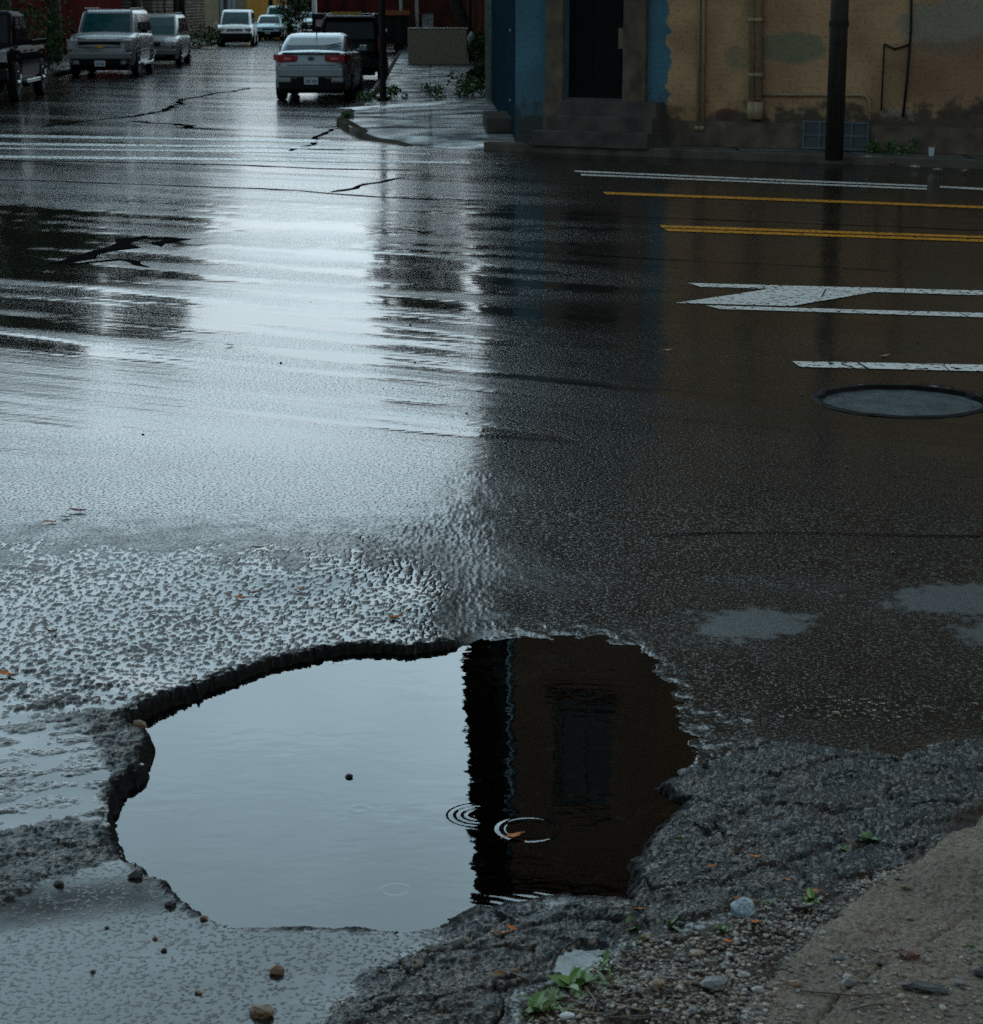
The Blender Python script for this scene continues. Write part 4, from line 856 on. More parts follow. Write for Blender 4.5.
for k, (a, t_, h, cr, lb) in enumerate(((-14.2, 50, 8.2, 3.0, 'large dark tree above the black pickup truck'), (-15, 56, 9.4, 3.4, 'tall dark tree behind the front of the grey SUV'), (-12.9, 64, 9.6, 2.8, 'dark tree directly behind the grey SUV, nearer than the maroon house trees'), (-13.2, 74, 10.6, 3.3, 'broad tree between the SUV and the maroon house'), (-12.2, 88, 11.5, 3.2, 'street tree in front of the maroon house'), (-12.6, 106, 12.0, 3.2, 'tree by the stone house'))):
    tree(lb, S(a, t_, 0), h, cr, 3.6, 20 + k, 6500, 'darkleaf', ls=.2)
def bush(label, loc, r, h, seed, n=500, m='darkleaf', ls=.08, group=None, name='bush', cat='bush'):
    rr = random.Random(seed); cs = [(loc[0] + rr.uniform(-.6, .6) * r, loc[1] + rr.uniform(-.5, .5) * r, loc[2] + rr.uniform(.15, .8) * h, rr.uniform(.3, .5) * min(r, h)) for _ in range(9)]
    return tag(leafcloud(cs, n, ls, seed).build(name, M[m], None), label, cat, group)
b = bush('bushy green tree left of the maroon building at the street end', (at_d(294, 15, 126).x, 126, 0), 1.7, 3.6, 3, 1600, 'leaf', .12)
for k, (a, t_, lb) in enumerate(((-13.6, 44, 'hedge bush behind the cab of the black pickup'), (-13.6, 50, 'hedge bush behind the bed of the black pickup'), (-13.8, 57, 'hedge bush between the pickup and the SUV'), (-13.7, 64, 'hedge bush behind the grey SUV'))):
    bush(lb, S(a, t_, CZ), 3.4, 2.7, 60 + k, 6000, 'darkleaf', .07)
bush('ivy clump at the foot of the stone house', (at_d(205, 38, 101).x, 101, .1), .8, 1.0, 70, 500, 'leaf', .08)
bush('dense bush against the right house wall by the pavement', G(487, 86, CZ), .55, 1.5, 71, 1500, 'darkleaf', .05)
bush('low green weeds spreading beside the wall bush', G(470, 97, CZ), .75, .45, 72, 700, 'weed', .045)
bush('small weed clump in a joint of the wet pavement', G(433, 99, CZ), .35, .35, 73, 260, 'weed', .04)
bush('weeds around the foot of the black street post', G(396, 99, CZ), .42, .25, 74, 380, 'weed', .04)
bush('weeds along the kerb behind the silver car', G(367, 101, CZ), .3, .22, 75, 220, 'weed', .04)
bush('grass tuft on the kerb corner', G(349, 118, CZ), .18, .10, 76, 150, 'weed', .035)
bush('green weed at the foot of the tan wall', (C0 + MV * Wf(906, 145)[0] + Vector((-.1, -.25, CZ))), .32, .2, 77, 320, 'weed', .03)
bush('small weed beside the cellar vent', (C0 + MV * Wf(876, 146)[0] + Vector((-.1, -.2, CZ))), .14, .16, 78, 120, 'weed', .03)
# ================================================================== vehicles  (local: +x = front, y = left, z up)
def ip(tab, x):
    if x <= tab[0][0]: return tab[0][1]
    for (a, p), (b, q) in zip(tab, tab[1:]):
        if x <= b: t = (x - a) / (b - a); t = t * t * (3 - 2 * t) * .5 + t * .5; return p + (q - p) * t
    return tab[-1][1]
def car_body(Lh, tops, W, axles, wr, zb, belt):
    xs = sorted(set([round(-Lh + 2 * Lh * i / 56, 4) for i in range(57)] + [round(a + wr * 1.22 * math.cos(math.pi * k / 12), 4) for a in axles for k in range(13)]))
    b = MB(); rows = []
    for x in xs:
        zt_ = ip(tops, x); w = ip(W, x); e = 1 - max(0, (abs(x) - (Lh - .22)) / .22) ** 2 * .0
        z0 = zb
        for a in axles:
            if abs(x - a) < wr * 1.22: z0 = max(z0, wr + math.sqrt(max(0, (wr * 1.22) ** 2 - (x - a) ** 2)) * .98)
        end = max(0, (abs(x) - (Lh - .30)) / .30); z0e = z0 + end ** 2 * .12
        bz = min(belt, zt_ - .04)
        mid = z0e + (bz - z0e) * .5
        ring = [(w * .93, z0e), (w * .985, z0e + (bz - z0e) * .15), (w * 1.0, mid), (w * .985, bz - .06 if bz - .06 > mid else (mid + bz) / 2), (w * .95, bz), (w * .87, zt_ - .018), (w * .78, zt_ + .004), (w * .45, zt_ + .022), (0, zt_ + .03)]
        rows.append([(x, y, z) for y, z in ring] + [(x, -y, z) for y, z in ring[-2::-1]])
    k = len(rows[0]); vs = [v for r in rows for v in r]
    fs = [(i * k + j, i * k + j + 1, (i + 1) * k + j + 1, (i + 1) * k + j) for i in range(len(rows) - 1) for j in range(k - 1)]
    fs += [tuple(range(k)), tuple(range((len(rows) - 1) * k, len(rows) * k))[::-1]]
    return b.add(vs, fs)
def make_car(label, cat, loc, heading, P, name='parked_car', group='cars parked along the side street'):
    t = thing(name, label, cat, tuple(loc), heading, group)
    L_ = P['L'] / 2; hw = P['W'] / 2; H = P['H']; wr = P.get('wr', .33); ax = P['axles']; zb = P.get('zb', .24)
    Wt = P.get('Wt', [(-L_, hw * .80), (-L_ + .12, hw * .92), (-L_ + .6, hw), (L_ - 1.0, hw), (L_ - .45, hw * .965), (L_ - .15, hw * .89), (L_, hw * .76)])
    body = car_body(L_, P['tops'], Wt, ax, wr, zb, P['belt']).build('body', P['m'], t, smooth=True)
    es = body.modifiers.new('e', 'EDGE_SPLIT'); es.split_angle = R(40)
    # underside
    b = MB(); b.box((0, 0, zb + .10), (P['L'] * .93, P['W'] * .80, .22))
    for a in ax: b.box((a, 0, wr + .05), (wr * 2.3, P['W'] * .70, wr * 1.3))
    b.build('underbody', M['plastic'], t)
    # cabin
    x0, x1, x2, x3 = P['cab']        # base rear, roof rear, roof front, base front
    cbw, crw = hw * .90, hw * P.get('rw', .72); zbelt = P['belt'] - .03; zr = H - .03
    secs = []
    b = MB(); vs = []
    def sec(z, xa, xb, w): return [(xa, -w, z), (xb, -w * .94, z), (xb, w * .94, z), (xa, w, z)]
    zz = [(0, x0, x3, cbw), (.5, x0 + (x1 - x0) * .42, x3 + (x2 - x3) * .47, cbw + (crw - cbw) * .42), (.93, x0 + (x1 - x0) * .9, x3 + (x2 - x3) * .92, cbw + (crw - cbw) * .93), (1.0, x1 + .12 * (x2 > x1), x2 - .18, crw * .9)]
    for f, xa, xb, w in zz: vs += sec(zbelt + (zr - zbelt) * f + (.03 if f == 1 else 0), xa, xb, w)
    fs = [(i * 4 + j, i * 4 + (j + 1) % 4, (i + 1) * 4 + (j + 1) % 4, (i + 1) * 4 + j) for i in range(3) for j in range(4)] + [(3, 2, 1, 0), (12, 13, 14, 15)]
    cab = b.add(vs, fs).build('cabin', P['m'], t, bevel=P.get('cb', .10), seg=4); cab.data.polygons.foreach_set('use_smooth', [True] * len(cab.data.polygons))
    def cp(side, f, g):                # point on a cabin face; f along, g height
        zi = [s[0] for s in zz]; k = 0 if g < .5 else 1; tt = (g - zi[k]) / (zi[k + 1] - zi[k]); A, B_ = zz[k], zz[k + 1]
        xa = A[1] + (B_[1] - A[1]) * tt; xb = A[2] + (B_[2] - A[2]) * tt; w = A[3] + (B_[3] - A[3]) * tt; z = zbelt + (zr - zbelt) * g
        if side == 'F': return Vector((xb + .006, (f - .5) * 2 * w * .94, z))
        if side == 'B': return Vector((xa - .006, (f - .5) * 2 * w, z))
        y = w + (w * .94 - w) * f; s = 1 if side == 'L' else -1; return Vector((xa + (xb - xa) * f, s * (y + .006), z))
    def pane(nm, side, f0, f1, g0, g1, m, sl0=0., sl1=0.):
        gm_ = .5 if g0 < .5 < g1 else (g0 + g1) / 2; rws = [g0, gm_, g1]; vs = []
        for g in rws:
            q = (g - g0) / (g1 - g0)
            for f in (f0 + sl0 * q, f1 + sl1 * q): vs.append(cp(side, f, g))
        nrm = {'F': Vector((-1, 0, 0)), 'B': Vector((1, 0, 0)), 'L': Vector((0, -1, 0)), 'R': Vector((0, 1, 0))}[side]
        n0 = len(vs); vs += [v + nrm * .03 for v in vs]
        fs = [(0, 1, 3, 2), (2, 3, 5, 4), (6, 8, 9, 7), (8, 10, 11, 9), (0, 2, 8, 6), (2, 4, 10, 8), (1, 7, 9, 3), (3, 9, 11, 5), (0, 6, 7, 1), (4, 5, 11, 10)]
        return MB().add(vs, fs).build(nm, m, t)
    g_ = P.get('g', .88); g0_ = P.get('g0', .1)
    pane('windscreen', 'F', .07, .93, g0_, g_, P.get('mg', M['glass'])); pane('rear_window', 'B', .09, .91, P.get('gb', g0_ + .08), g_, P.get('mgr', M['darkglass']))
    for s in 'LR':
        for f0, f1 in P['side']: pane('side_window', s, f0, f1, g0_ + .06, g_ - .03, M['darkglass'])
    # wheels
    for a in ax:
        for s in (-1, 1):
            o = MB().lathe([(wr * .62, -.10), (wr * .95, -.105), (wr, -.07), (wr, .07), (wr * .95, .105), (wr * .62, .10)], (0, 0, 0), 'y', 24).build('wheel', M['tyre'], t, smooth=False)
            o.location = (a, s * (hw - .10), wr)
            r = MB(); r.lathe([(wr * .60, s * .075), (wr * .60, s * .100), (wr * .54, s * .104), (wr * .5, s * .085)], (0, 0, 0), 'y', 24)
            for k in range(5):
                an = k * 2 * math.pi / 5; c = (math.cos(an) * wr * .3, s * .1, math.sin(an) * wr * .3); v = []
                r.tube([(0, s * .1, 0), (math.cos(an) * wr * .55, s * .098, math.sin(an) * wr * .55)], [wr * .12, wr * .09], 6)
            r.lathe([(wr * .13, s * .08), (wr * .13, s * .112)], (0, 0, 0), 'y', 12)
            r.build('rim', P.get('mr', M['rim']), o)
    xe = L_
    def front(yc, zc, w, h, m, nm, depth=.05, x=None, bev=.015, yaw=0):
        b = MB(); b.box((0, 0, 0), (depth, w, h), yaw); o = b.build(nm, m, t, bevel=bev); o.location = ((x if x is not None else xe), yc, zc); return o
    P['extra'](t, front, L_, hw, H)
    for s in (-1, 1):
        b = MB(); mx = x3 - P.get('mirx', .55); b.box((mx, s * (hw + .09), P['belt'] + .07), (.10, .17, .13)); b.tube([(mx, s * (hw - .06), P['belt'] + .02), (mx, s * (hw + .04), P['belt'] + .05)], .03, 6); b.build('side_mirror', P.get('mm', P['m']), t, bevel=.03)
        b = MB()
        for hx in P.get('handles', ()): b.box((hx, s * (hw * 1.0 + .004), P['belt'] - .14), (.2, .035, .035))
        if P.get('handles'): b.build('door_handle', P.get('mh', P['m']), t, bevel=.008)
    return t
def plate(front, x, z, y=0.0, s=1):
    pl = front(y, z, .31, .16, M['plate'], 'licence_plate', .02, x, .004)
    b = MB()
    for k, w in enumerate((.03, .025, .03, .0, .03, .028, .03)):
        if w: b.box((s * .012, -.105 + k * .035, -.01), (.004, w * .75, .07))
    b.build('plate_character', M['platemark'], pl)
def wiper(t, x, y0, z, L, M_=None):
    MB().tube([(x, y0, z), (x, y0 + L, z + .03)], .012, 5).build('wiper', M['plastic'], t)
# ---- silver saloon seen from behind
def sedan_x(t, fr, L_, hw, H):
    # boot lid edge, lamps, valance, badge
    for s in (-1, 1):
        b = MB(); y0, y1 = s * .30, s * (hw - .03)
        b.add([(-L_ - .004, y0, .995), (-L_ + .01, y1 * .9, 1.02), (-L_ + .22, y1 + s * .02, 1.03), (-L_ + .22, y1 + s * .02, .91), (-L_ - .005, y1 * .88, .845), (-L_ - .018, y0 + s * .05, .87), (-L_ - .018, y0, .92)], [(0, 1, 4, 5, 6), (1, 2, 3, 4)])
        b.v = [(x - .004, y, z) for x, y, z in b.v]; n = len(b.v)
        b.add([(x + .05, y * .985, z) for x, y, z in b.v], []); 
        o = b.build('taillight', M['redlamp'], t); sol = o.modifiers.new('s', 'SOLIDIFY'); sol.thickness = .02; sol.offset = 0
        MB().box((-L_ - .026, s * .52, .93), (.012, .16, .05)).build('lamp_lens', mat('clear_lamp_strip', (.42, .06, .06), (.5, .25, .25), rough=.2, scale=30), o, bevel=.01)
    MB().box((-L_ + .06, 0, .37), (.20, hw * 1.72, .26)).build('rear_valance', M['plastic'], t, bevel=.04)
    b = MB(); b.box((-L_ - .03, 0, .63), (.12, hw * 1.70, .22)); b.box((-L_ - .01, -hw * .68, .47), (.10, .30, .14)); b.box((-L_ - .01, hw * .68, .47), (.10, .30, .14)); b.build('rear_bumper', M['silver'], t, bevel=.04, seg=3)
    fr(0, .455, .62, .15, M['plastic'], 'plate_recess', .05, -L_ - .035, .01)
    plate(fr, -L_ - .066, .45, 0, -1)
    bd = MB(); bd.lathe([(.058, -.004), (.058, .006), (.052, .008)], (0, 0, 0), 'y', 20); o = bd.build('oval_badge', M['plastic'], t); o.rotation_euler = (0, 0, -math.pi / 2); o.scale = (1.25, 1, .62); o.location = (-L_ - .016, 0, .935)
    rg = MB(); pts = [(.057 * math.cos(k * math.pi / 10), -.009, .057 * math.sin(k * math.pi / 10)) for k in range(21)]; rg.tube(pts, .006, 6)
    for dx in (-.026, 0, .026): rg.box((dx, -.010, 0), (.009, .006, .04))
    rg.build('badge_ring', M['chrome'], o)
    MB().box((-L_ - .012, 0, .79), (.01, hw * 1.25, .012)).build('boot_seam', M['plastic'], t)
    MB().box((-L_ + .03, 0, 1.055), (.10, hw * 1.5, .025)).build('boot_spoiler', M['silver'], t, bevel=.01)
    MB().tube([(-.75, 0, H - .01), (-.98, 0, H + .16)], .012, 6).build('antenna', M['plastic'], t)
    MB().tube([(-1.63, -.30, 1.20), (-1.50, -.62, 1.25)], .014, 5).build('rear_wiper', M['plastic'], t)
    MB().box((-.75, 0, H - .26 + .2), (.03, .3, .03)).build('brake_lamp', M['redlamp'], t)
sl = lambda a, t_: S(a, t_)
hd_away = math.pi / 2 + SA; hd_to = hd_away + math.pi
P = dict(L=4.37, W=1.72, H=1.455, cb=.16, wr=.31, zb=.22, belt=1.03, axles=(-1.32, 1.30), m=M['silver'], cab=(-1.93, -.95, .35, 1.25), rw=.76, side=((.12, .44), (.47, .80)),
         tops=[(-2.185, .90), (-2.15, 1.04), (-1.95, 1.085), (-1.4, 1.08), (1.1, 1.03), (1.6, .92), (2.0, .72), (2.185, .55)], extra=sedan_x, mgr=M['rearglass'], mg=M['darkglass'], handles=(-.5, .35), gb=.16, g=.86, mm=M['silver'])
c = G(316, 101.5); make_car('silver saloon parked nearest on the right kerb, seen from behind', 'car', Vector((c.x, c.y, 0)) + SV * 2.25, hd_away - R(2.5), P)
# ---- black SUV ahead of it
def suvb_x(t, fr, L_, hw, H):
    for s in (-1, 1):
        fr(s * (hw - .1), 1.05, .13, .36, M['redlamp'], 'taillight', .05, -L_ + .03)
        MB().tube([(-1.9, s * hw * .66, H + .03), (.7, s * hw * .66, H + .03)], .025, 6).build('roof_rail', M['chrome'], t)
    MB().box((-L_ - .02, 0, .52), (.16, hw * 1.8, .24)).build('rear_bumper', M['plastic'], t, bevel=.03); plate(fr, -L_ - .02, .82, 0, -1)
    MB().box((-L_ + .52, 0, H - .015), (.34, hw * 1.42, .05)).build('roof_spoiler', M['pewter'], t, bevel=.02)
    MB().tube([(-L_ + .12, 0, 1.15), (-L_ + .22, .4, 1.3)], .015, 5).build('rear_wiper', M['plastic'], t)
P = dict(L=4.75, W=1.88, H=1.78, wr=.37, zb=.3, belt=1.08, axles=(-1.4, 1.4), m=M['black'], cab=(-2.28, -1.85, .6, 1.4), rw=.78, side=((.06, .3), (.33, .58), (.6, .84)),
         tops=[(-2.37, .85), (-2.34, 1.07), (-2.2, 1.12), (1.2, 1.1), (2.0, 1.02), (2.375, .75)], extra=suvb_x, handles=(-.4, .6))
c = G(350, 83); make_car('black SUV with a pale roof edge parked ahead of the silver saloon', 'car', Vector((c.x, c.y, 0)) + SV * 2.4, hd_away, P)
# ---- grey SUV facing us on the left
def suvg_x(t, fr, L_, hw, H):
    fr(0, .88, 1.22, .30, M['plastic'], 'grille', .06, L_ - .035); 
    br = MB(); br.box((L_ + .01, 0, .88), (.04, 1.24, .055)); br.box((L_ - .03, 0, 1.035), (.05, 1.26, .03)); br.build('grille_bar', M['pewter'], t, bevel=.01)
    bt = MB(); w, h = .15, .045
    bt.slab([(0, -w, h * .55), (0, -w * .35, h * .55), (0, -w * .3, h), (0, w * .3, h), (0, w * .35, h * .55), (0, w, h * .55), (0, w * .85, -h * .55), (0, w * .3, -h * .55), (0, w * .3, -h), (0, -w * .3, -h), (0, -w * .3, -h * .55), (0, -w * .85, -h * .55)], .02, (1, 0, 0))
    o = bt.build('bow_tie_badge', M['gold'], t); o.location = (L_ + .032, 0, .88)
    for s in (-1, 1):
        fr(s * .80, .93, .32, .30, M['darklamp'], 'headlight', .10, L_ - .07, .03, s * R(-14)); fr(s * .68, .42, .16, .10, M['darklamp'], 'fog_lamp', .04, L_ + .015)
        MB().tube([(-2.1, s * hw * .68, H + .03), (.9, s * hw * .68, H + .03)], .028, 6).build('roof_rail', M['plastic'], t)
        MB().box((0, s * (hw + .01), .36), (2.3, .16, .07)).build('running_board', M['chrome'], t, bevel=.02)
        MB().box((0, s * (hw * 1.0 + .004), .74), (4.0, .02, .05)).build('side_moulding', M['chrome'], t)
    b = MB(); b.box((L_ - .01, 0, .62), (.18, hw * 1.84, .22)); b.build('front_bumper', M['pewter'], t, bevel=.05, seg=3); fr(0, .43, 1.3, .16, M['plastic'], 'lower_intake', .1, L_ - .03); plate(fr, L_ + .055, .40, 0, 1)
    MB().box((L_ - 1.0, 0, 1.205), (1.0, 1.0, .03)).build('bonnet_bulge', M['pewter'], t, bevel=.02)
    for y in (-.55, .05): MB().tube([(1.22 + .0, y, 1.30), (1.12, y + .5, 1.33)], .014, 5).build('wiper', M['plastic'], t)
P = dict(L=5.35, W=2.0, H=1.93, wr=.40, zb=.34, belt=1.24, axles=(-1.6, 1.6), m=M['pewter'], cab=(-2.6, -2.35, .55, 1.30), rw=.80, side=((.03, .27), (.3, .53), (.56, .80)),
         tops=[(-2.67, .95), (-2.64, 1.22), (1.2, 1.27), (1.6, 1.25), (2.3, 1.18), (2.6, 1.07), (2.67, .9)], extra=suvg_x, handles=(-.5, .6), mr=M['rim'], g0=.07, mirx=.45, mm=M['plastic'])
c = G(100, 77.5); suv = make_car('metallic grey SUV with a gold grille badge parked on the left, facing us', 'car', Vector((c.x, c.y, 0)) - (-SV) * 2.7, hd_to + R(.5), P)
# ---- grey wagon behind it
def wag_x(t, fr, L_, hw, H):
    fr(0, .74, .62, .16, M['darkmetal'], 'grille', .05, L_ - .02)
    for s in (-1, 1):
        fr(s * .64, .76, .40, .17, M['headlamp'], 'headlight', .10, L_ - .06, .03, s * R(-16)); MB().tube([(-2.0, s * hw * .66, H + .03), (.5, s * hw * .66, H + .03)], .025, 6).build('roof_rail', M['plastic'], t)
    MB().box((L_ - .02, 0, .48), (.16, hw * 1.8, .22)).build('front_bumper', M['grey'], t, bevel=.05); fr(0, .34, .9, .1, M['plastic'], 'lower_intake', .1, L_ - .0); plate(fr, L_ + .06, .5, 0, 1)
P = dict(L=4.9, W=1.86, H=1.74, wr=.34, zb=.26, belt=1.02, axles=(-1.45, 1.5), m=M['grey'], cab=(-2.35, -2.0, .45, 1.55), rw=.78, side=((.03, .28), (.31, .54), (.57, .82)),
         tops=[(-2.45, .85), (-2.42, 1.0), (1.3, 1.03), (1.8, .97), (2.25, .85), (2.45, .68)], extra=wag_x, handles=(-.5, .5), mirx=.6)
c = G(151, 66.5); make_car('grey wagon half hidden behind the metallic grey SUV', 'car', Vector((c.x, c.y, 0)) + SV * 2.45, hd_to + R(1), P)
# ---- white minivan
def van_x(t, fr, L_, hw, H):
    fr(0, .80, .8, .13, M['darklamp'], 'grille', .05, L_ - .03)
    for s in (-1, 1): fr(s * .66, .80, .36, .17, M['headlamp'], 'headlight', .10, L_ - .07, .03, s * R(-16))
    b = MB(); b.box((L_ - .03, 0, .46), (.2, hw * 1.86, .34)); b.build('front_bumper', M['plastic'], t, bevel=.05)
    for s in (-1, 1): MB().box((0, s * (hw + .003), .40), (4.4, .03, .2)).build('sill_cladding', M['plastic'], t)
P = dict(L=4.75, W=1.88, H=1.76, wr=.34, zb=.28, belt=1.02, axles=(-1.45, 1.45), m=M['white'], cab=(-2.3, -2.1, .55, 1.75), rw=.80, side=((.03, .28), (.31, .56), (.59, .84)),
         tops=[(-2.37, .9), (-2.35, 1.03), (1.5, 1.06), (2.0, .96), (2.3, .82), (2.375, .62)], extra=van_x, mr=M['rim'], handles=(.3,), g0=.06, mirx=.7)
c = G(233.5, 46); make_car('white minivan with a black bumper facing us on the left', 'minivan', Vector((c.x, c.y, 0)) + SV * 2.4, hd_to + R(2), P, name='parked_minivan')
# ---- small teal car, pale pickup, distant car
def hat_x(t, fr, L_, hw, H):
    fr(0, .62, .7, .10, M['plastic'], 'grille', .05, L_ - .02)
    for s in (-1, 1): fr(s * .58, .68, .34, .15, M['headlamp'], 'headlight', .1, L_ - .06, .03, s * R(-16))
    MB().box((L_ - .02, 0, .42), (.16, hw * 1.8, .2)).build('front_bumper', M['plastic'], t, bevel=.04); plate(fr, L_ + .06, .45, 0, 1)
P = dict(L=4.3, W=1.70, H=1.42, wr=.30, zb=.22, belt=.9, axles=(-1.25, 1.3), m=M['tealcar'], cab=(-1.8, -1.1, .2, 1.2), rw=.76, side=((.08, .44), (.47, .84)), tops=[(-2.15, .75), (-2.1, .9), (1.0, .93), (1.6, .86), (2.0, .74), (2.15, .55)], extra=hat_x)
c = G(268, 40.5); make_car('small pale teal car between the white minivan and the pickup', 'car', Vector((c.x, c.y, 0)) + SV * 2.2, hd_to, P)
def pk_x(t, fr, L_, hw, H):
    fr(0, .98, 1.2, .42, M['plastic'], 'grille', .08, L_ - .03); MB().box((L_ + .02, 0, .98), (.03, 1.2, .05)).build('grille_bar', M['chrome'], t)
    for s in (-1, 1): fr(s * .80, 1.0, .28, .26, M['darklamp'], 'headlight', .1, L_ - .06, .02)
    MB().box((L_ + .02, 0, .62), (.2, hw * 1.9, .24)).build('front_bumper', M['plastic'], t, bevel=.03)
    for s in (-1, 1):
        MB().box((-L_ / 2 - .25, s * (hw - .08), 1.23), (L_ - .6, .09, .16)).build('bed_rail', t and P_bed, t, bevel=.02)
        MB().box((.25, s * (hw + .02), .42), (1.9, .16, .08)).build('running_board', M['chrome'], t, bevel=.02)
P_bed = M['palecar']
PK = dict(L=5.6, W=2.02, H=1.92, wr=.41, zb=.42, belt=1.17, axles=(-1.85, 1.75), m=M['palecar'], cab=(-.65, -.55, .75, 1.35), rw=.80, side=((.06, .44), (.48, .80)), tops=[(-2.8, 1.0), (-2.78, 1.16), (1.3, 1.18), (2.0, 1.18), (2.6, 1.1), (2.8, .95)], extra=pk_x, handles=(-.3, .6), mirx=.35)
c = G(279, 38.5); make_car('large pale pickup with a black grille behind the small teal car', 'pickup truck', Vector((c.x, c.y, 0)) + SV * 2.8, hd_to, PK, name='parked_pickup')
P = dict(P); P['m'] = M['palecar']; c = G(308, 31.5); make_car('faint pale car farthest down the street beside the container', 'car', Vector((c.x, c.y, 0)) + SV * 2.2, hd_to, P)
# ---- black pickup at the left edge
P_bed = M['black']; PB = dict(PK); PB['m'] = M['black']; PB['wr'] = .43; PB['H'] = 1.98; PB['axles'] = (-1.75, 1.75); PB['mr'] = M['rim']; PB['mg'] = M['darkglass']; PB['belt'] = 1.22
PB['tops'] = [(-2.8, 1.05), (-2.78, 1.2), (1.3, 1.24), (2.0, 1.22), (2.6, 1.14), (2.8, .98)]
rwh = G(43, 94.5); axc = Vector((rwh.x, rwh.y, 0)) - PV * .93 + SV * -1.75
make_car('black pickup truck cut off by the left edge of the picture' if False else 'black pickup truck with chrome running boards, nearest on the left', 'pickup truck', axc, hd_to + R(1.5), PB, name='parked_pickup')
# ---- roll-off container
dq = 92.0; xl, xr = at_d(312, 30, dq).x, at_d(409, 30, dq).x; zt2 = at_d(360, 14, dq).z
ct = thing('waste_container', 'long black steel waste container with a yellow and orange rim across the street end', 'container', ((xl + xr) / 2, dq + 1.2, 0)); Lc = xr - xl
b = MB(); b.box((0, 0, (zt2 + .35) / 2 + .02), (Lc, 2.3, zt2 - .35)); b.build('body', M['darkmetal'], ct, bevel=.03)
b = MB()
for k in range(9): b.box((-Lc / 2 + .2 + k * (Lc - .4) / 8, -1.17, .95), (.08, .09, 1.1))
b.build('rib', M['plastic'], ct)
b = MB(); b.box((-Lc / 2 + 1.5, -1.2, zt2 + .02), (1.35, .14, .14)); b.build('yellow_rim', mat('yellow_steel', (.32, .22, .03), (.26, .17, .03), rough=.5), ct)
b = MB(); b.box((Lc / 2 - .58, -1.2, zt2 + .05), (1.2, .14, .20)); b.build('orange_rim', mat('orange_rusty_steel', (.30, .09, .025), (.22, .06, .02), rough=.6), ct)
b = MB(); b.box((-Lc / 2 + .35, -1.235, 1.25), (.35, .02, .3)); b.build('reflector_panel', mat('pale_red_panel', (.35, .16, .18), (.4, .3, .32), rough=.4, scale=5), ct)
b = MB(); b.box((Lc / 2 - 1.1, -1.24, .95), (.3, .02, .12)); b.build('small_plate', M['plate'], ct)
for x in (-Lc / 2 + .5, Lc / 2 - .5):
    for y in (-.9, .9): b = MB(); b.lathe([(.17, -.12), (.2, -.08), (.2, .08), (.17, .12)], (x, y, .2), 'y', 16); b.build('roller', M['tyre'], ct)
# ================================================================== road markings
def roadpaint(c, name, dirty):
    m = mat(name, c, tuple(x * .8 for x in c), rough=.3, scale=30, bump=.0006, bscale=160, ior=1.4)
    nt = m.node_tree; L = nt.links.new; b = nt.nodes['Principled BSDF']; out = nt.nodes['Material Output']
    geo = N(nt, 'ShaderNodeNewGeometry'); vo = N(nt, 'ShaderNodeTexVoronoi'); vo.feature = 'DISTANCE_TO_EDGE'; vo.inputs['Scale'].default_value = 1.7; L(geo.outputs['Position'], vo.inputs['Vector'])
    no = N(nt, 'ShaderNodeTexNoise'); no.inputs['Scale'].default_value = 22; no.inputs['Detail'].default_value = 6; L(geo.outputs['Position'], no.inputs['Vector'])
    a = N(nt, 'ShaderNodeMath', operation='GREATER_THAN'); a.inputs[1].default_value = .006; L(vo.outputs['Distance'], a.inputs[0])
    g = N(nt, 'ShaderNodeMath', operation='LESS_THAN'); g.inputs[1].default_value = dirty; L(no.outputs['Fac'], g.inputs[0])
    mu = N(nt, 'ShaderNodeMath', operation='MULTIPLY'); L(a.outputs[0], mu.inputs[0]); L(g.outputs[0], mu.inputs[1])
    tr = N(nt, 'ShaderNodeBsdfTransparent'); mx = N(nt, 'ShaderNodeMixShader'); L(mu.outputs[0], mx.inputs[0]); L(tr.outputs[0], mx.inputs[1]); L(b.outputs[0], mx.inputs[2]); L(mx.outputs[0], out.inputs['Surface'])
    return m
M['wpaint'] = roadpaint((.62, .66, .64), 'white_road_paint', .59); M['ypaint'] = roadpaint((.52, .24, .02), 'yellow_road_paint', .60); M['worn'] = roadpaint((.45, .48, .48), 'worn_road_paint', .56)
def marking(quads, m):
    # quads: lists of 4 pixels (left-top, right-top, right-bottom, left-bottom); draped on the road
    b = MB()
    for q in quads:
        A, B_, C_, D_ = [G(*p) for p in q]; n = max(2, int((B_ - A).length / .35)); rows = []
        for i in range(n + 1):
            f = i / n
            for g in (0, .5, 1):
                p = (A + (B_ - A) * f) * (1 - g) + (D_ + (C_ - D_) * f) * g; rows.append(p)
        X = np.array([p.x for p in rows]); Y = np.array([p.y for p in rows]); Z = terrain(X, Y)[0] + .005
        vs = list(zip(X, Y, Z)); b.add(vs, [(i * 3 + j, (i + 1) * 3 + j, (i + 1) * 3 + j + 1, i * 3 + j + 1) for i in range(n) for j in range(2)])
    return tag(b.build('road_marking', m), kind='structure')
def ext(q, px=1500):                  # extend a thin line quad to the right, keeping its direction
    (x0, y0), (x1, y1), (x2, y2), (x3, y3) = q; f = (px - x0) / (x1 - x0); g = (px - x3) / (x2 - x3)
    return [(x0, y0), (px, y0 + (y1 - y0) * f), (px, y3 + (y2 - y3) * g), (x3, y3)]
marking([ext([(792, 362.5), (983, 366.5), (983, 372.8), (800, 368)], 1300)], M['wpaint'])
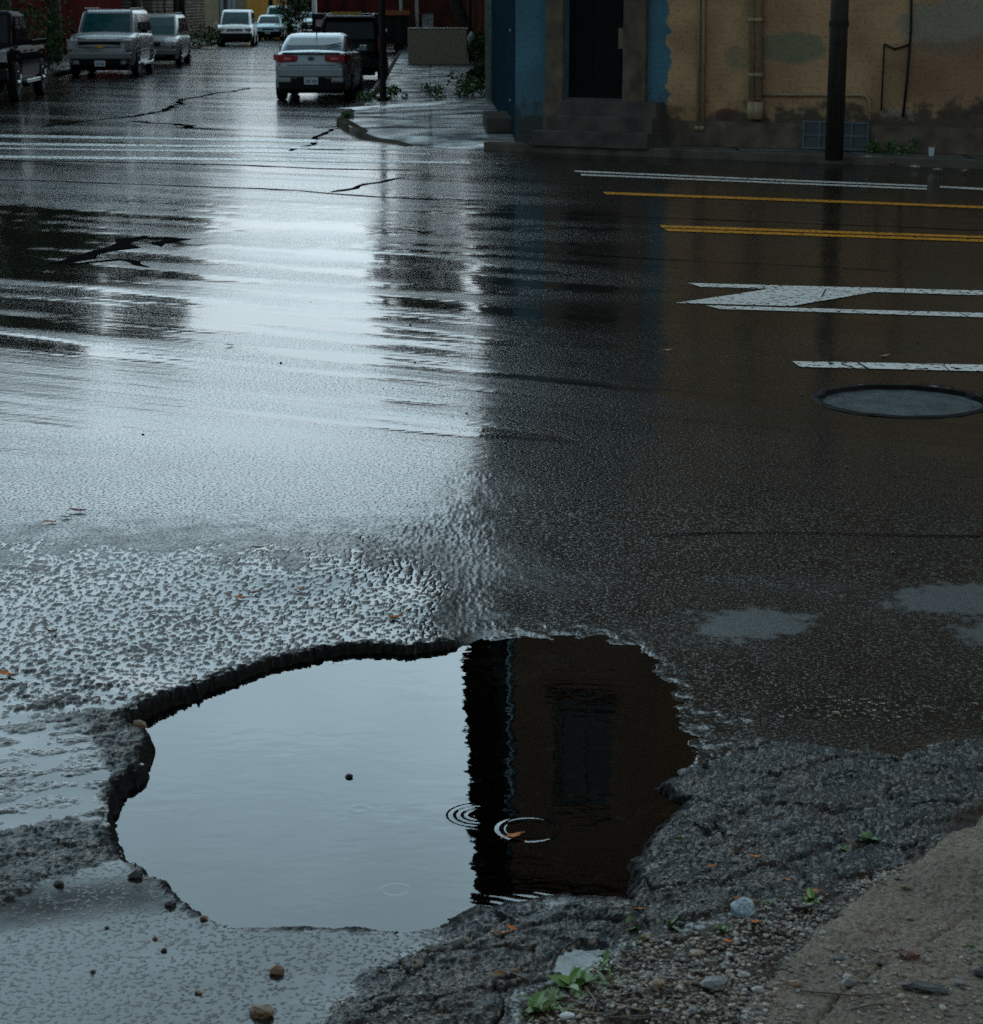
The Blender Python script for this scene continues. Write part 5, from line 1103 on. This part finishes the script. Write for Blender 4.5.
marking([ext([(688, 283), (983, 291.5), (983, 296), (700, 286.8)], 1300), [(768, 289.3), (886, 290.3), (790, 306.5), (676, 303.5)], ext([(706, 306), (983, 313.2), (983, 317.6), (720, 309.6)], 1300)], M['wpaint'])
marking([ext([(603, 191.8), (983, 206.6), (983, 209.0), (606, 194.2)], 1300)], M['ypaint'])
marking([ext([(660, 225.6), (983, 236.4), (983, 238.6), (662, 228)], 1300), ext([(664, 228.9), (983, 239.9), (983, 242.2), (668, 231.2)], 1300)], M['ypaint'])
marking([ext([(574, 170.6), (926, 185.8), (926, 187.2), (576, 172.2)], 927), ext([(580, 174.2), (926, 188.5), (926, 190), (582, 175.8)], 927), ext([(940, 186.5), (983, 188.6), (983, 190.4), (940, 188)], 1300)], M['wpaint'])
# worn crosswalk bands across the side street mouth
for y, a, c in ((137, -60, 330), (145, -60, 400), (150, -60, 430), (158, -60, 470)):
    marking([[(a, y - 3), (c, y + 3.4), (c, y + 4.7 + (y % 3) * .5), (a, y - 1.4 + (y % 3) * .5)]], M['worn'])
# tar seams and cracks in the road
tarm = mat('old_tar', (.004, .004, .004), (.009, .009, .009), rough=.55, scale=10, bump=.003, bscale=20)
tarm.node_tree.nodes['Principled BSDF'].inputs['Specular IOR Level'].default_value = 0
def seam(pts, w):
    b = MB(); P_ = [G(*p) for p in pts]; Q = []; w *= .62 if w > .15 else 1
    for i in range(len(P_) - 1):
        m_ = max(2, int((P_[i + 1] - P_[i]).length / .25))
        for k in range(m_): Q.append(P_[i] + (P_[i + 1] - P_[i]) * k / m_)
    Q.append(P_[-1]); rr = random.Random(len(Q)); off = 0; rows = []
    for i, q in enumerate(Q):
        d = (Q[min(i + 1, len(Q) - 1)] - Q[max(i - 1, 0)]).normalized(); s_ = Vector((-d.y, d.x, 0)); off = off * .8 + rr.uniform(-.5, .5) * w; ww = w * rr.uniform(.35, 1.0) * (1 if 0 < i < len(Q) - 1 else .1)
        rows += [q + s_ * (off - ww / 2), q + s_ * (off + ww / 2)]
    X = np.array([p.x for p in rows]); Y = np.array([p.y for p in rows]); Z = terrain(X, Y)[0] + .004
    b.add(list(zip(X, Y, Z)), [(2 * i, 2 * i + 2, 2 * i + 3, 2 * i + 1) for i in range(len(Q) - 1)]); return tag(b.build('road_seam', tarm), kind='structure')
for pts, w in (([(50, 264), (95, 258), (128, 247), (152, 240), (164, 236)], .50), ([(60, 265), (120, 259), (148, 260), (168, 266)], .28), ([(140, 238), (165, 240), (150, 246)], .4), ([(-60, 128), (40, 127), (110, 119), (150, 112), (195, 97), (250, 88)], .35), ([(328, 192), (365, 184), (406, 177)], .22), ([(296, 152), (322, 137), (336, 128)], .25), ([(308, 128), (338, 126)], .5), ([(130, 121), (180, 124), (215, 130)], .5),
               ([(-80, 177), (100, 183), (300, 190), (440, 201)], .10), ([(640, 532), (760, 529), (900, 533), (1100, 536)], .02), ([(-60, 142), (200, 147), (340, 151)], .5), ([(560, 214), (760, 222), (1100, 236)], .05), ([(430, 246), (620, 258), (900, 272)], .03), ([(-50, 159), (150, 163), (420, 171)], .22)):
    seam(pts, w)
# ================================================================== manhole
mc = G(902, 400.5); mz = tz(mc.x, mc.y) + .016; mzo = .032
mh = thing('manhole_cover', 'worn oval utility cover sunk in the wet road at the right', 'manhole cover', (mc.x, mc.y, mz)); 
b = MB(); n = 48; R0, R1 = .47, .40; vs = []
for r_, z_ in ((.50, -.004), (.475, .002), (.45, .0), (.445, -.03), (.44, -.03)):
    for k in range(n): vs.append(((r_ + (.012 * math.sin(5 * k * .41) + .008 * math.sin(k * 1.7) if r_ > .44 else 0)) * math.cos(2 * math.pi * k / n), (r_ + (.010 * math.sin(3 * k * .5) if r_ > .44 else 0)) * math.sin(2 * math.pi * k / n), z_ + mzo))
fs = [(i * n + k, i * n + (k + 1) % n, (i + 1) * n + (k + 1) % n, (i + 1) * n + k) for i in range(4) for k in range(n)]
b.add(vs, fs); b.build('ring', mat('tar_ring', (.005, .005, .005), (.010, .010, .010), rough=.6, scale=20, bump=.003, bscale=40), mh)
b = MB(); vs = [(0, 0, .006)]; ns = 10
for i in range(1, ns + 1):
    for k in range(n):
        r_ = .445 * i / ns; a_ = 2 * math.pi * k / n; vs.append((r_ * math.cos(a_), r_ * math.sin(a_), .006 + .002 * math.sin(r_ * 60) - (.001 if i < ns else 0)))
fs = [(0, 1 + k, 1 + (k + 1) % n) for k in range(n)] + [(1 + (i - 1) * n + k, 1 + i * n + k, 1 + i * n + (k + 1) % n, 1 + (i - 1) * n + (k + 1) % n) for i in range(1, ns) for k in range(n)]
b.add(vs, fs); b.build('lid', mat('wet_iron_lid', (.045, .064, .070), (.014, .020, .022), rough=.45, scale=7, bump=.006, bscale=45), mh)
for nm_, v_ in (('tar_ring', .05), ('wet_iron_lid', .3)): bpy.data.materials[nm_].node_tree.nodes['Principled BSDF'].inputs['Specular IOR Level'].default_value = v_
# ================================================================== concrete slab, near right corner
SLB = wpoly([(1500, 640), (983, 818), (900, 872), (850, 905), (800, 948), (770, 985), (740, 1024), (700, 1100), (620, 1400), (1900, 1400)], .03)
SCR = wpoly([(1300, 700), (1100, 830), (983, 905), (955, 925), (928, 944), (890, 962), (850, 985), (815, 1024)], .05)
def slab_z(x, y):
    e = fbm(x * 9, y * 9, 4, 91) * .035; s = sdf(SLB, x, y) + e
    tb = terrain(x, y)[0]
    z = .045 + .05 * np.clip(s, 0, .6) + .004 * fbm(x * 10, y * 10, 3, 95) + .0012 * fbm(x * 90, y * 90, 3, 97)
    d = sline(SCR, x + e * .3, y); fade = sst(.25, .75, x - y * 0 + (y - 4.3) * .5)
    z -= .018 * np.exp(-(d / .006) ** 2) * (.3 + .7 * fade)
    f3_, _ = worley(x / .05, y / .05, 99); z -= .0015 * (f3_ < .16)
    base = tb - .03; k = sst(-.012, .012, s); return (base * (1 - k) + np.maximum(z, tb + .004) * k,)
sm = mat('gritty_concrete', (.125, .10, .072), (.075, .060, .044), rough=.65, scale=2.2, bump=.003, bscale=150, detail=8); sm.node_tree.nodes['Principled BSDF'].inputs['Specular IOR Level'].default_value = .2
nt = sm.node_tree; cr2 = [n for n in nt.nodes if n.type == 'VALTORGB'][0]; bs = nt.nodes['Principled BSDF']
vo = N(nt, 'ShaderNodeTexVoronoi'); vo.inputs['Scale'].default_value = 130; tc = [n for n in nt.nodes if n.type == 'TEX_COORD'][0]; nt.links.new(tc.outputs['Object'], vo.inputs['Vector'])
sc_ = N(nt, 'ShaderNodeSeparateColor'); nt.links.new(vo.outputs['Color'], sc_.inputs[0]); mr_ = N(nt, 'ShaderNodeMapRange'); mr_.inputs['To Min'].default_value = .55; mr_.inputs['To Max'].default_value = 1.6; nt.links.new(sc_.outputs[0], mr_.inputs[0])
mm_ = N(nt, 'ShaderNodeVectorMath', operation='SCALE'); nt.links.new(cr2.outputs[0], mm_.inputs[0]); nt.links.new(mr_.outputs[0], mm_.inputs['Scale']); nt.links.new(mm_.outputs[0], bs.inputs['Base Color'])
slab = grid('sidewalk', arr((640, 1010, 1.3), (1010, 1600, 8)), arr((1330, 1030, -7), (1030, 760, -1.3)), slab_z, sm); tag(slab, kind='structure')
def topz(x, y):
    a = np.array([x]); c = np.array([y]); z = terrain(a, c)[0][0]
    if sdf(SLB, a, c)[0] > -.02: z = max(z, slab_z(a, c)[0][0])
    return float(z)
def GP(px, py):
    z = 0
    for _ in range(8): g = G(px, py, z); z = .5 * z + .5 * topz(g.x, g.y)
    g = G(px, py, z); return Vector((g.x, g.y, topz(g.x, g.y)))
# ================================================================== gravel (countless) and named stones
def gravel_mat(name, hues):
    m = bpy.data.materials.new(name); m.use_nodes = True; nt = m.node_tree; b = nt.nodes['Principled BSDF']
    at = N(nt, 'ShaderNodeAttribute'); at.attribute_name = 'tint'; cr = N(nt, 'ShaderNodeValToRGB'); cr.color_ramp.interpolation = 'LINEAR'
    el = cr.color_ramp.elements; el[0].position = 0; el[0].color = (*hues[0], 1); el[1].position = 1; el[1].color = (*hues[-1], 1)
    for i, h in enumerate(hues[1:-1]): e = el.new((i + 1) / (len(hues) - 1)); e.color = (*h, 1)
    nt.links.new(at.outputs['Fac'], cr.inputs[0]); nt.links.new(cr.outputs[0], b.inputs['Base Color']); b.inputs['Roughness'].default_value = .38
    no = N(nt, 'ShaderNodeTexNoise'); no.inputs['Scale'].default_value = 160; bp = N(nt, 'ShaderNodeBump'); bp.inputs['Distance'].default_value = .0015; nt.links.new(no.outputs['Fac'], bp.inputs['Height']); nt.links.new(bp.outputs[0], b.inputs['Normal']); return m
M['gravel'] = gravel_mat('mixed_gravel', [(.025, .020, .015), (.05, .04, .03), (.09, .08, .07), (.16, .12, .085), (.04, .032, .026), (.24, .19, .14), (.11, .06, .04), (.32, .30, .26), (.07, .062, .055)])
bmx = bmesh.new(); bmesh.ops.create_icosphere(bmx, subdivisions=1, radius=1); ICO = np.array([v.co[:] for v in bmx.verts]); ICF = np.array([[v.index for v in f.verts] for f in bmx.faces]); bmx.free()
def scatter(name, poly_px, n, smin, smax, seed, m, kind='stuff', dens=None, sink=.3, label=None, cat=None):
    rr = np.random.RandomState(seed); xs = [p[0] for p in poly_px]; ys = [p[1] for p in poly_px]
    W_ = wpoly(poly_px, 0); x0, x1, y0, y1 = W_[:, 0].min(), W_[:, 0].max(), W_[:, 1].min(), W_[:, 1].max()
    X = rr.uniform(x0, x1, n * 6); Y = rr.uniform(y0, y1, n * 6); ok = sdf(W_, X, Y) > rr.uniform(-.03, .06, n * 6); dn = fbm(X * 5, Y * 5, 3, seed); ok &= dn > rr.uniform(-.55, .25, n * 6)
    X, Y = X[ok][:n], Y[ok][:n]; n = len(X); Zt = terrain(X, Y)[0]; ssl = sdf(SLB, X, Y) > -.01; zs = slab_z(X, Y)[0]; Zt = np.where(ssl, np.maximum(Zt, zs), Zt)
    r = smin + (smax - smin) * rr.beta(1.1, 5, n); sc = np.stack([r * rr.uniform(.8, 1.4, n), r * rr.uniform(.7, 1.1, n), r * rr.uniform(.45, .8, n)], 1)
    V = ICO[None] * (1 + rr.uniform(-.22, .22, (n, len(ICO), 1))) * sc[:, None, :]; a = rr.uniform(0, 6.28, n); ca, sa = np.cos(a)[:, None], np.sin(a)[:, None]
    vx = V[..., 0] * ca - V[..., 1] * sa + X[:, None]; vy = V[..., 0] * sa + V[..., 1] * ca + Y[:, None]; vz = V[..., 2] + (Zt + sc[:, 2] * (1 - 2 * sink))[:, None]
    co = np.stack([vx, vy, vz], -1).reshape(-1, 3).astype(np.float32); F = (ICF[None] + (np.arange(n) * len(ICO))[:, None, None]).reshape(-1, 3)
    me = bpy.data.meshes.new(name); me.from_pydata(co.tolist(), [], F.tolist()); at = me.attributes.new('tint', 'FLOAT', 'POINT'); at.data.foreach_set('value', np.repeat(rr.uniform(0, 1, n), len(ICO)).astype(np.float32))
    me.materials.append(m); o = bpy.data.objects.new(name, me); col.objects.link(o); return tag(o, label, cat, kind=kind)
scatter('gravel', [(500, 1060), (560, 985), (640, 935), (700, 925), (780, 905), (850, 880), (905, 862), (940, 845), (900, 890), (830, 930), (760, 985), (800, 1060)], 4200, .0022, .013, 1, M['gravel'], label='loose wet gravel between the broken asphalt and the slab', cat='gravel')
scatter('gravel', [(560, 1060), (640, 985), (760, 975), (983, 960), (1050, 1000), (1050, 1100)], 1200, .0022, .012, 2, M['gravel'], label='loose wet gravel over the lower edge of the concrete slab', cat='gravel')
scatter('gravel', [(330, 1030), (370, 950), (420, 935), (500, 950), (480, 1040)], 700, .002, .007, 3, M['gravel'], label='fine grit over the broken asphalt at the lower puddle edge', cat='gravel')
scatter('gravel', [(640, 900), (660, 830), (720, 800), (790, 850), (780, 900), (700, 925)], 600, .002, .0075, 4, M['gravel'], label='fine grit over the broken asphalt right of the puddle', cat='gravel')
scatter('gravel', [(790, 1030), (800, 950), (983, 850), (1040, 860), (1040, 1030)], 350, .002, .006, 5, M['gravel'], label='scattered grit on the concrete slab', cat='gravel')
def stone_m(c): return mat('stone_%d' % int(c[0] * 1000), c, tuple(x * .55 for x in c), rough=.4, scale=60, bump=.002, bscale=120)
SM = {k: stone_m(c) for k, c in dict(brown=(.13, .075, .035), tan=(.20, .14, .085), grey=(.12, .12, .12), dark=(.020, .018, .016), pale=(.30, .28, .24), red=(.13, .05, .035), light=(.36, .34, .32)).items()}
stones = [(277, 973, 17, 'brown', 'brown stone in the shallow water just above the bottom left rock'), (262, 1015, 24, 'brown', 'largest brown rock at the bottom left edge of the puddle'), (204, 919, 9, 'brown', 'small brown stone on the lower left water line'),
 (170, 905, 13, 'dark', 'dark stone on the lower left water line'), (136, 877, 16, 'dark', 'dark rock at the lower left corner of the puddle'), (137, 719, 20, 'brown', 'brown stone wedged in the upper left rim of the puddle'), (155, 939, 6, 'red', 'small reddish stone in the lower left wet patch'),
 (164, 951, 7, 'dark', 'small dark stone right below the reddish one'), (93, 972, 6, 'dark', 'lone dark pebble in the far lower left'), (107, 928, 5, 'dark', 'tiny dark pebble left of the water line'), (59, 885, 11, 'dark', 'dark lump below the left asphalt shelf'), (198, 993, 8, 'tan', 'tan pebble in the lower left wet patch'),
 (657, 986, 16, 'tan', 'round tan stone in the bottom gravel'), (715, 986, 28, 'grey', 'big flat grey stone in the bottom gravel'), (744, 978, 13, 'pale', 'pale stone right of the big grey one'), (759, 991, 15, 'pale', 'flat pale stone below the paler pair'), (692, 1013, 11, 'grey', 'small grey stone at the bottom edge'),
 (697, 955, 17, 'tan', 'flat tan stone at the upper gravel edge'), (795, 985, 13, 'tan', 'orange-tan stone on the slab edge'), (849, 985, 16, 'grey', 'grey stone at the foot of the slab with a pale one on top'), (847, 978, 10, 'light', 'white pebble at the foot of the slab'), (911, 957, 18, 'red', 'reddish brick chip on the concrete slab'),
 (839, 960, 13, 'dark', 'dark flat chip on the slab left of the brick chip'), (880, 965, 9, 'dark', 'small dark chip beside the brick chip'), (983, 975, 22, 'dark', 'dark lump at the right edge of the slab'), (910, 920, 8, 'brown', 'small brown pebble high on the slab'), (836, 714, 8, 'tan', 'tan pebble on the wet road right of the puddle'),
 (770, 997, 12, 'brown', 'brown stone among the bottom gravel'), (823, 934, 8, 'light', 'pale pebble on the gravel ridge'), (888, 880, 16, 'tan', 'flat tan chip at the slab edge'), (906, 889, 11, 'brown', 'brown chip on the slab edge'), (730, 973, 9, 'light', 'small white pebble above the pale stones'), (800, 1008, 8, 'light', 'white pebble at the lower slab edge'),
 (645, 938, 10, 'tan', 'tan stone next to the green sprig by the puddle'), (925, 991, 24, 'dark', 'long dark wood-like chip on the slab'), (349, 777, 8, 'dark', 'dark speck of stone in the puddle reflection'), (960, 985, 12, 'grey', 'grey chip near the lower right corner'), (680, 925, 9, 'dark', 'dark pebble below the broken asphalt edge')]
for i, (px, py, w, k, lb) in enumerate(stones):
    g = GP(px, py); d = math.hypot(g.y, CAM_H); r_ = w * d / F_PX / 2
    if (px, py) == (349, 777): g = G(px, py, ZW)
    elif g.z < ZW - .002: g.z = ZW - r_ * .3
    el = 2.0 if 'long' in lb else 1.0
    b = MB(); b.blob((0, 0, 0), (r_ * el, r_ * .75, r_ * (.38 if 'flat' in lb or 'long' in lb else .62)), i, 2)
    o = b.build('stone', SM[k], None, smooth=False); o.location = (g.x, g.y, g.z + r_ * .25); o.rotation_euler = (0, 0, rnd.uniform(-.5, .5)); tag(o, lb, 'stone')
# ---------------- leaves
LM = {k: mat('leaf_' + k, c, tuple(x * .6 for x in c), rough=.4, scale=60, bump=.001, bscale=90) for k, c in dict(orange=(.45, .14, .02), brown=(.16, .07, .03), tan=(.30, .19, .09), red=(.16, .035, .025), green=(.07, .12, .02), purple=(.10, .07, .075)).items()}
def leafmesh(r_, seed, curl=.35):
    rr = random.Random(seed); n = 7; vs = []
    for i in range(n):
        f = i / (n - 1); w = math.sin(math.pi * (f ** .8)) * .42 + .01; z = curl * (f - .5) ** 2 * r_ * 2 + rr.uniform(0, .05) * r_
        for s in (-1, 0, 1): vs.append(((f - .5) * 2 * r_, s * w * r_ * rr.uniform(.8, 1.15), z + abs(s) * curl * .3 * r_ + (rr.uniform(0, .1) * r_ if s else 0)))
    fs = [(i * 3 + j, (i + 1) * 3 + j, (i + 1) * 3 + j + 1, i * 3 + j + 1) for i in range(n - 1) for j in range(2)]
    b = MB(); b.add(vs, fs); b.tube([(-r_ * 1.5, .04 * r_, 0), (-r_, 0, curl * .5 * r_)], .03 * r_ + .0004, 4); return b
leaves = [(78, 512, 16, 'red', 'dark red leaf, right one of the pair at the upper left'), (50, 523, 12, 'orange', 'rusty leaf, left one of the pair at the upper left'), (66, 518, 10, 'green', 'green leaf bit between the two upper left leaves'), (240, 599, 11, 'orange', 'orange leaf on the rough band left of centre'), (255, 594, 10, 'red', 'thin reddish leaf beside the orange one'),
 (396, 619, 13, 'orange', 'curled orange-brown leaf above the puddle rim'), (52, 633, 11, 'brown', 'brown curled leaf at the left of the rough band'), (6, 676, 20, 'orange', 'orange leaf at the far left edge'), (258, 549, 12, 'green', 'green leaf on the rough band'), (155, 613, 9, 'red', 'small red leaf bit left of the orange leaf'), (300, 590, 8, 'orange', 'tiny leaf bit on the rough band'),
 (328, 605, 5, 'brown', 'tiny dark leaf speck above the puddle'), (668, 351, 9, 'tan', 'tan leaf on the dark road left of the white markings'), (885, 357, 11, 'tan', 'pinkish tan leaf above the lower white line'), (756, 859, 15, 'orange', 'bright orange leaf on the broken asphalt right of the puddle'), (712, 868, 10, 'orange', 'small orange leaf left of the bright one'),
 (787, 881, 9, 'orange', 'orange leaf bit by the dark wet hollow'), (500, 975, 14, 'tan', 'upright tan leaf on the lower asphalt'), (515, 972, 11, 'brown', 'brown leaf beside the tan one'), (503, 935, 18, 'orange', 'shredded orange leaf in the asphalt crack'), (512, 930, 12, 'orange', 'thin orange leaf just above the shredded one'), (641, 911, 12, 'orange', 'orange leaf near the lower right water line'),
 (745, 903, 30, 'brown', 'long brown leaf at the broken asphalt edge'), (801, 912, 26, 'purple', 'purplish grey leaf standing in the gravel'), (814, 893, 14, 'orange', 'orange leaf beside the green sprig'), (756, 924, 12, 'orange', 'orange leaf scrap by the clear plastic scrap'), (230, 346, 8, 'brown', 'tiny leaf out on the bright wet road'), (728, 943, 10, 'orange', 'faint orange leaf scrap in the gravel'), (515, 838, 20, 'orange', 'orange leaf under the water beside the ripple ring'), (780, 836, 12, 'tan', 'pale leaf on the asphalt shelf')]
for i, (px, py, w, k, lb) in enumerate(leaves):
    g = GP(px, py); d = math.hypot(g.y, CAM_H); r_ = w * d / F_PX / 2
    if 'under the water' in lb: g = G(px, py, ZW); g.z = ZW + .001
    o = leafmesh(r_, i, .7 if 'curled' in lb or 'upright' in lb or 'standing' in lb else .35).build('fallen_leaf', LM[k], None); sol = o.modifiers.new('s', 'SOLIDIFY'); sol.thickness = .0006
    o.location = (g.x, g.y, g.z + .004); o.rotation_euler = (rnd.uniform(-.25, .25) if 'upright' not in lb else 1.0, rnd.uniform(-.2, .2), rnd.uniform(-.6, .6)); tag(o, lb, 'leaf')
# ---------------- twigs and stalks
M['twig'] = mat('wet_twig', (.09, .05, .028), (.05, .03, .018), rough=.5, scale=50); M['straw'] = mat('pale_straw', (.26, .19, .10), (.18, .13, .07), rough=.5, scale=50)
twigs = [([(540, 1008), (575, 1013), (600, 1016)], .0022, 'straw', 'straw stalk at the bottom beside the green leaves'), ([(800, 993), (850, 998), (890, 996)], .0025, 'twig', 'reddish twig at the foot of the slab'), ([(655, 990), (690, 984), (722, 976)], .0015, 'straw', 'thin straw stem rising left of the grey stone'), ([(728, 972), (731, 980), (724, 994)], .0015, 'straw', 'bent straw stem above the grey stone'),
 ([(585, 990), (596, 1004), (590, 1020)], .003, 'twig', 'short dark twig in the dirt below the small pool'), ([(610, 1005), (640, 1012), (668, 1008)], .0018, 'straw', 'straw stem in the dirt right of the short twig'), ([(618, 998), (640, 994), (655, 996)], .002, 'twig', 'reddish stem above the straw in the dirt'), ([(512, 975), (525, 981), (534, 984)], .0022, 'twig', 'dark twig on the lower asphalt by the tan leaf'), ([(538, 1003), (541, 1010), (544, 1014)], .0018, 'straw', 'short pale stalk beside the grass')]
twigs += [([(700, 1000), (735, 1004), (770, 1000)], .0016, 'twig', 'thin dark twig below the pale stones'), ([(760, 940), (790, 930), (815, 915)], .0018, 'twig', 'thin twig lying up the gravel ridge'), ([(636, 958), (668, 952), (700, 957)], .0014, 'straw', 'thin straw above the round tan stone'), ([(610, 1020), (650, 1018), (690, 1022)], .002, 'twig', 'dark twig along the bottom edge of the gravel'), ([(850, 1012), (880, 1006), (905, 1010)], .0022, 'twig', 'brown twig on the lower slab')]
for pts, r_, m, lb in twigs:
    q = [GP(*p) + Vector((0, 0, r_ * 1.5 + .003)) for p in pts]; tag(MB().tube(q, [r_, r_ * .85, r_ * .5], 6).build('twig', M[m], None, smooth=True), lb, 'twig')
# ---------------- green sprigs
def sprig(lb, px, py, n, L_, seed, m='weed', w=.12, name='green_sprig'):
    rr = random.Random(seed); g = GP(px, py); b = MB()
    for k in range(n):
        an = rr.uniform(0, 6.28); el = rr.uniform(.15, 1.1); l = L_ * rr.uniform(.5, 1); o = g + Vector((rr.uniform(-.3, .3) * L_, rr.uniform(-.2, .2) * L_, 0)); dv = Vector((math.cos(an) * math.cos(el), math.sin(an) * math.cos(el), math.sin(el))); sd = Vector((-math.sin(an), math.cos(an), 0)); vs = []
        for i in range(5):
            f = i / 4; c = o + dv * l * f - Vector((0, 0, .35 * l * f * f)) ; ww = l * w * math.sin(math.pi * min(.97, f * .85 + .15)); vs += [c - sd * ww, c + Vector((0, 0, -ww * .3)), c + sd * ww]
        b.add(vs, [(i * 3 + j, (i + 1) * 3 + j, (i + 1) * 3 + j + 1, i * 3 + j + 1) for i in range(4) for j in range(2)])
    return tag(b.build(name, M[m], None), lb, 'plant')
M['bright'] = mat('bright_weed', (.09, .17, .03), (.05, .11, .02), rough=.4, scale=30)
sprig('leafy green sprig by the small pool', 575, 985, 14, .075, 1, 'bright', .22); sprig('green sprig to the right above the small pool', 600, 968, 8, .07, 2, 'bright', .10); sprig('green leaves at the very bottom edge', 530, 1012, 9, .08, 3, 'bright', .2); sprig('low dark green sprig left of the bottom leaves', 552, 1000, 8, .05, 4, 'weed', .2)
sprig('thin grass blades rising beside the straw stalk', 548, 1006, 16, .09, 21, 'bright', .035); sprig('grass blades just right of the leafy sprig', 605, 985, 12, .08, 22, 'bright', .04); sprig('small grass tuft at the right end of the long brown leaf', 771, 905, 8, .045, 23, 'bright', .06); sprig('dark weed between the gravel and the broken asphalt', 665, 925, 9, .05, 24, 'weed', .12)
sprig('yellowing green sprig by the tan stone', 636, 942, 7, .05, 5, 'bright', .16); sprig('green sprig beside the orange leaf by the slab', 813, 899, 7, .05, 6, 'bright', .25); sprig('dark green moss tuft on the asphalt shelf', 868, 838, 14, .035, 7, 'weed', .35, 'moss_tuft'); sprig('yellow green moss tuft left of the dark one', 845, 850, 10, .022, 8, 'bright', .4, 'moss_tuft')
sprig('moss strip along the broken asphalt edge', 720, 930, 12, .03, 9, 'weed', .35, 'moss_tuft'); sprig('tiny green sprig near the puddle corner', 635, 928, 6, .04, 10, 'weed', .3); sprig('tiny moss spot on the asphalt by the water', 681, 838, 6, .015, 11, 'bright', .5, 'moss_tuft'); sprig('tiny green sprig on the slab edge at the right', 975, 946, 5, .02, 12, 'weed', .4)
# ---------------- litter
g = GP(743, 915); o = MB().blob((0, 0, 0), (.028, .02, .03), 3, 3).build('plastic_scrap', mat('clear_crumpled_plastic', (.32, .42, .46), (.12, .17, .2), rough=.15, scale=120, bump=.006, bscale=90), None); o.location = g + Vector((0, 0, .015)); tag(o, 'crumpled clear plastic scrap at the edge of the broken asphalt', 'litter')
g = GP(508, 1016); g = GP(567, 1018); o = MB().blob((0, 0, 0), (.018, .01, .007), 5, 2).build('paper_scrap', mat('white_paper', (.5, .52, .52), None, rough=.5), None); o.location = g + Vector((0, 0, .006)); tag(o, 'small white paper scrap at the bottom edge', 'litter')
def onwall(px, py, off=.35): u, z = Wf(px, py, off); nx, ny = -math.sin(bang), math.cos(bang); p = C0 + MV * u - Vector((nx, ny, 0)) * off; return Vector((p.x, p.y, CZ))
p = onwall(932, 142); b = MB(); b.lathe([(.035, 0), (.045, .11), (.05, .115)], tuple(p), n=12); tag(b.build('paper_cup', mat('white_cup', (.45, .47, .47), None, rough=.5)), 'small white paper cup at the foot of the tan wall', 'cup')
for i, (px, py, k, lb) in enumerate(((868, 158, 'pale', 'pale litter scrap beside the utility pole foot'), (893, 165, 'brown', 'brown leaf litter scrap on the far kerb'), (915, 168, 'light', 'white litter scrap on the far kerb'), (938, 171, 'pale', 'pale litter scrap in the gutter under the far kerb'), (965, 172, 'tan', 'tan litter scrap in the gutter at the right'))):
    g = G(px, py, CZ if py < 168 else .02); o = MB().blob((0, 0, 0), (.07, .06, .02), 40 + i, 1).build('litter_scrap', SM[k], None); o.location = g + Vector((0, 0, .02)); tag(o, lb, 'litter')
# small debris far out on the wet road: countless specks
rr_ = np.random.RandomState(8); b = MB()
for k in range(38):
    px, py = rr_.uniform(-50, 1030), rr_.uniform(230, 560)
    g = G(px, py); g.z = tz(g.x, g.y); s_ = rr_.uniform(.004, .012)
    b.blob((g.x, g.y, g.z + s_ * .3), (s_, s_ * .8, s_ * .5), k, 1)
tag(b.build('road_grit', SM['dark'], None), 'dark specks of grit strewn over the wet road', 'grit', kind='stuff')
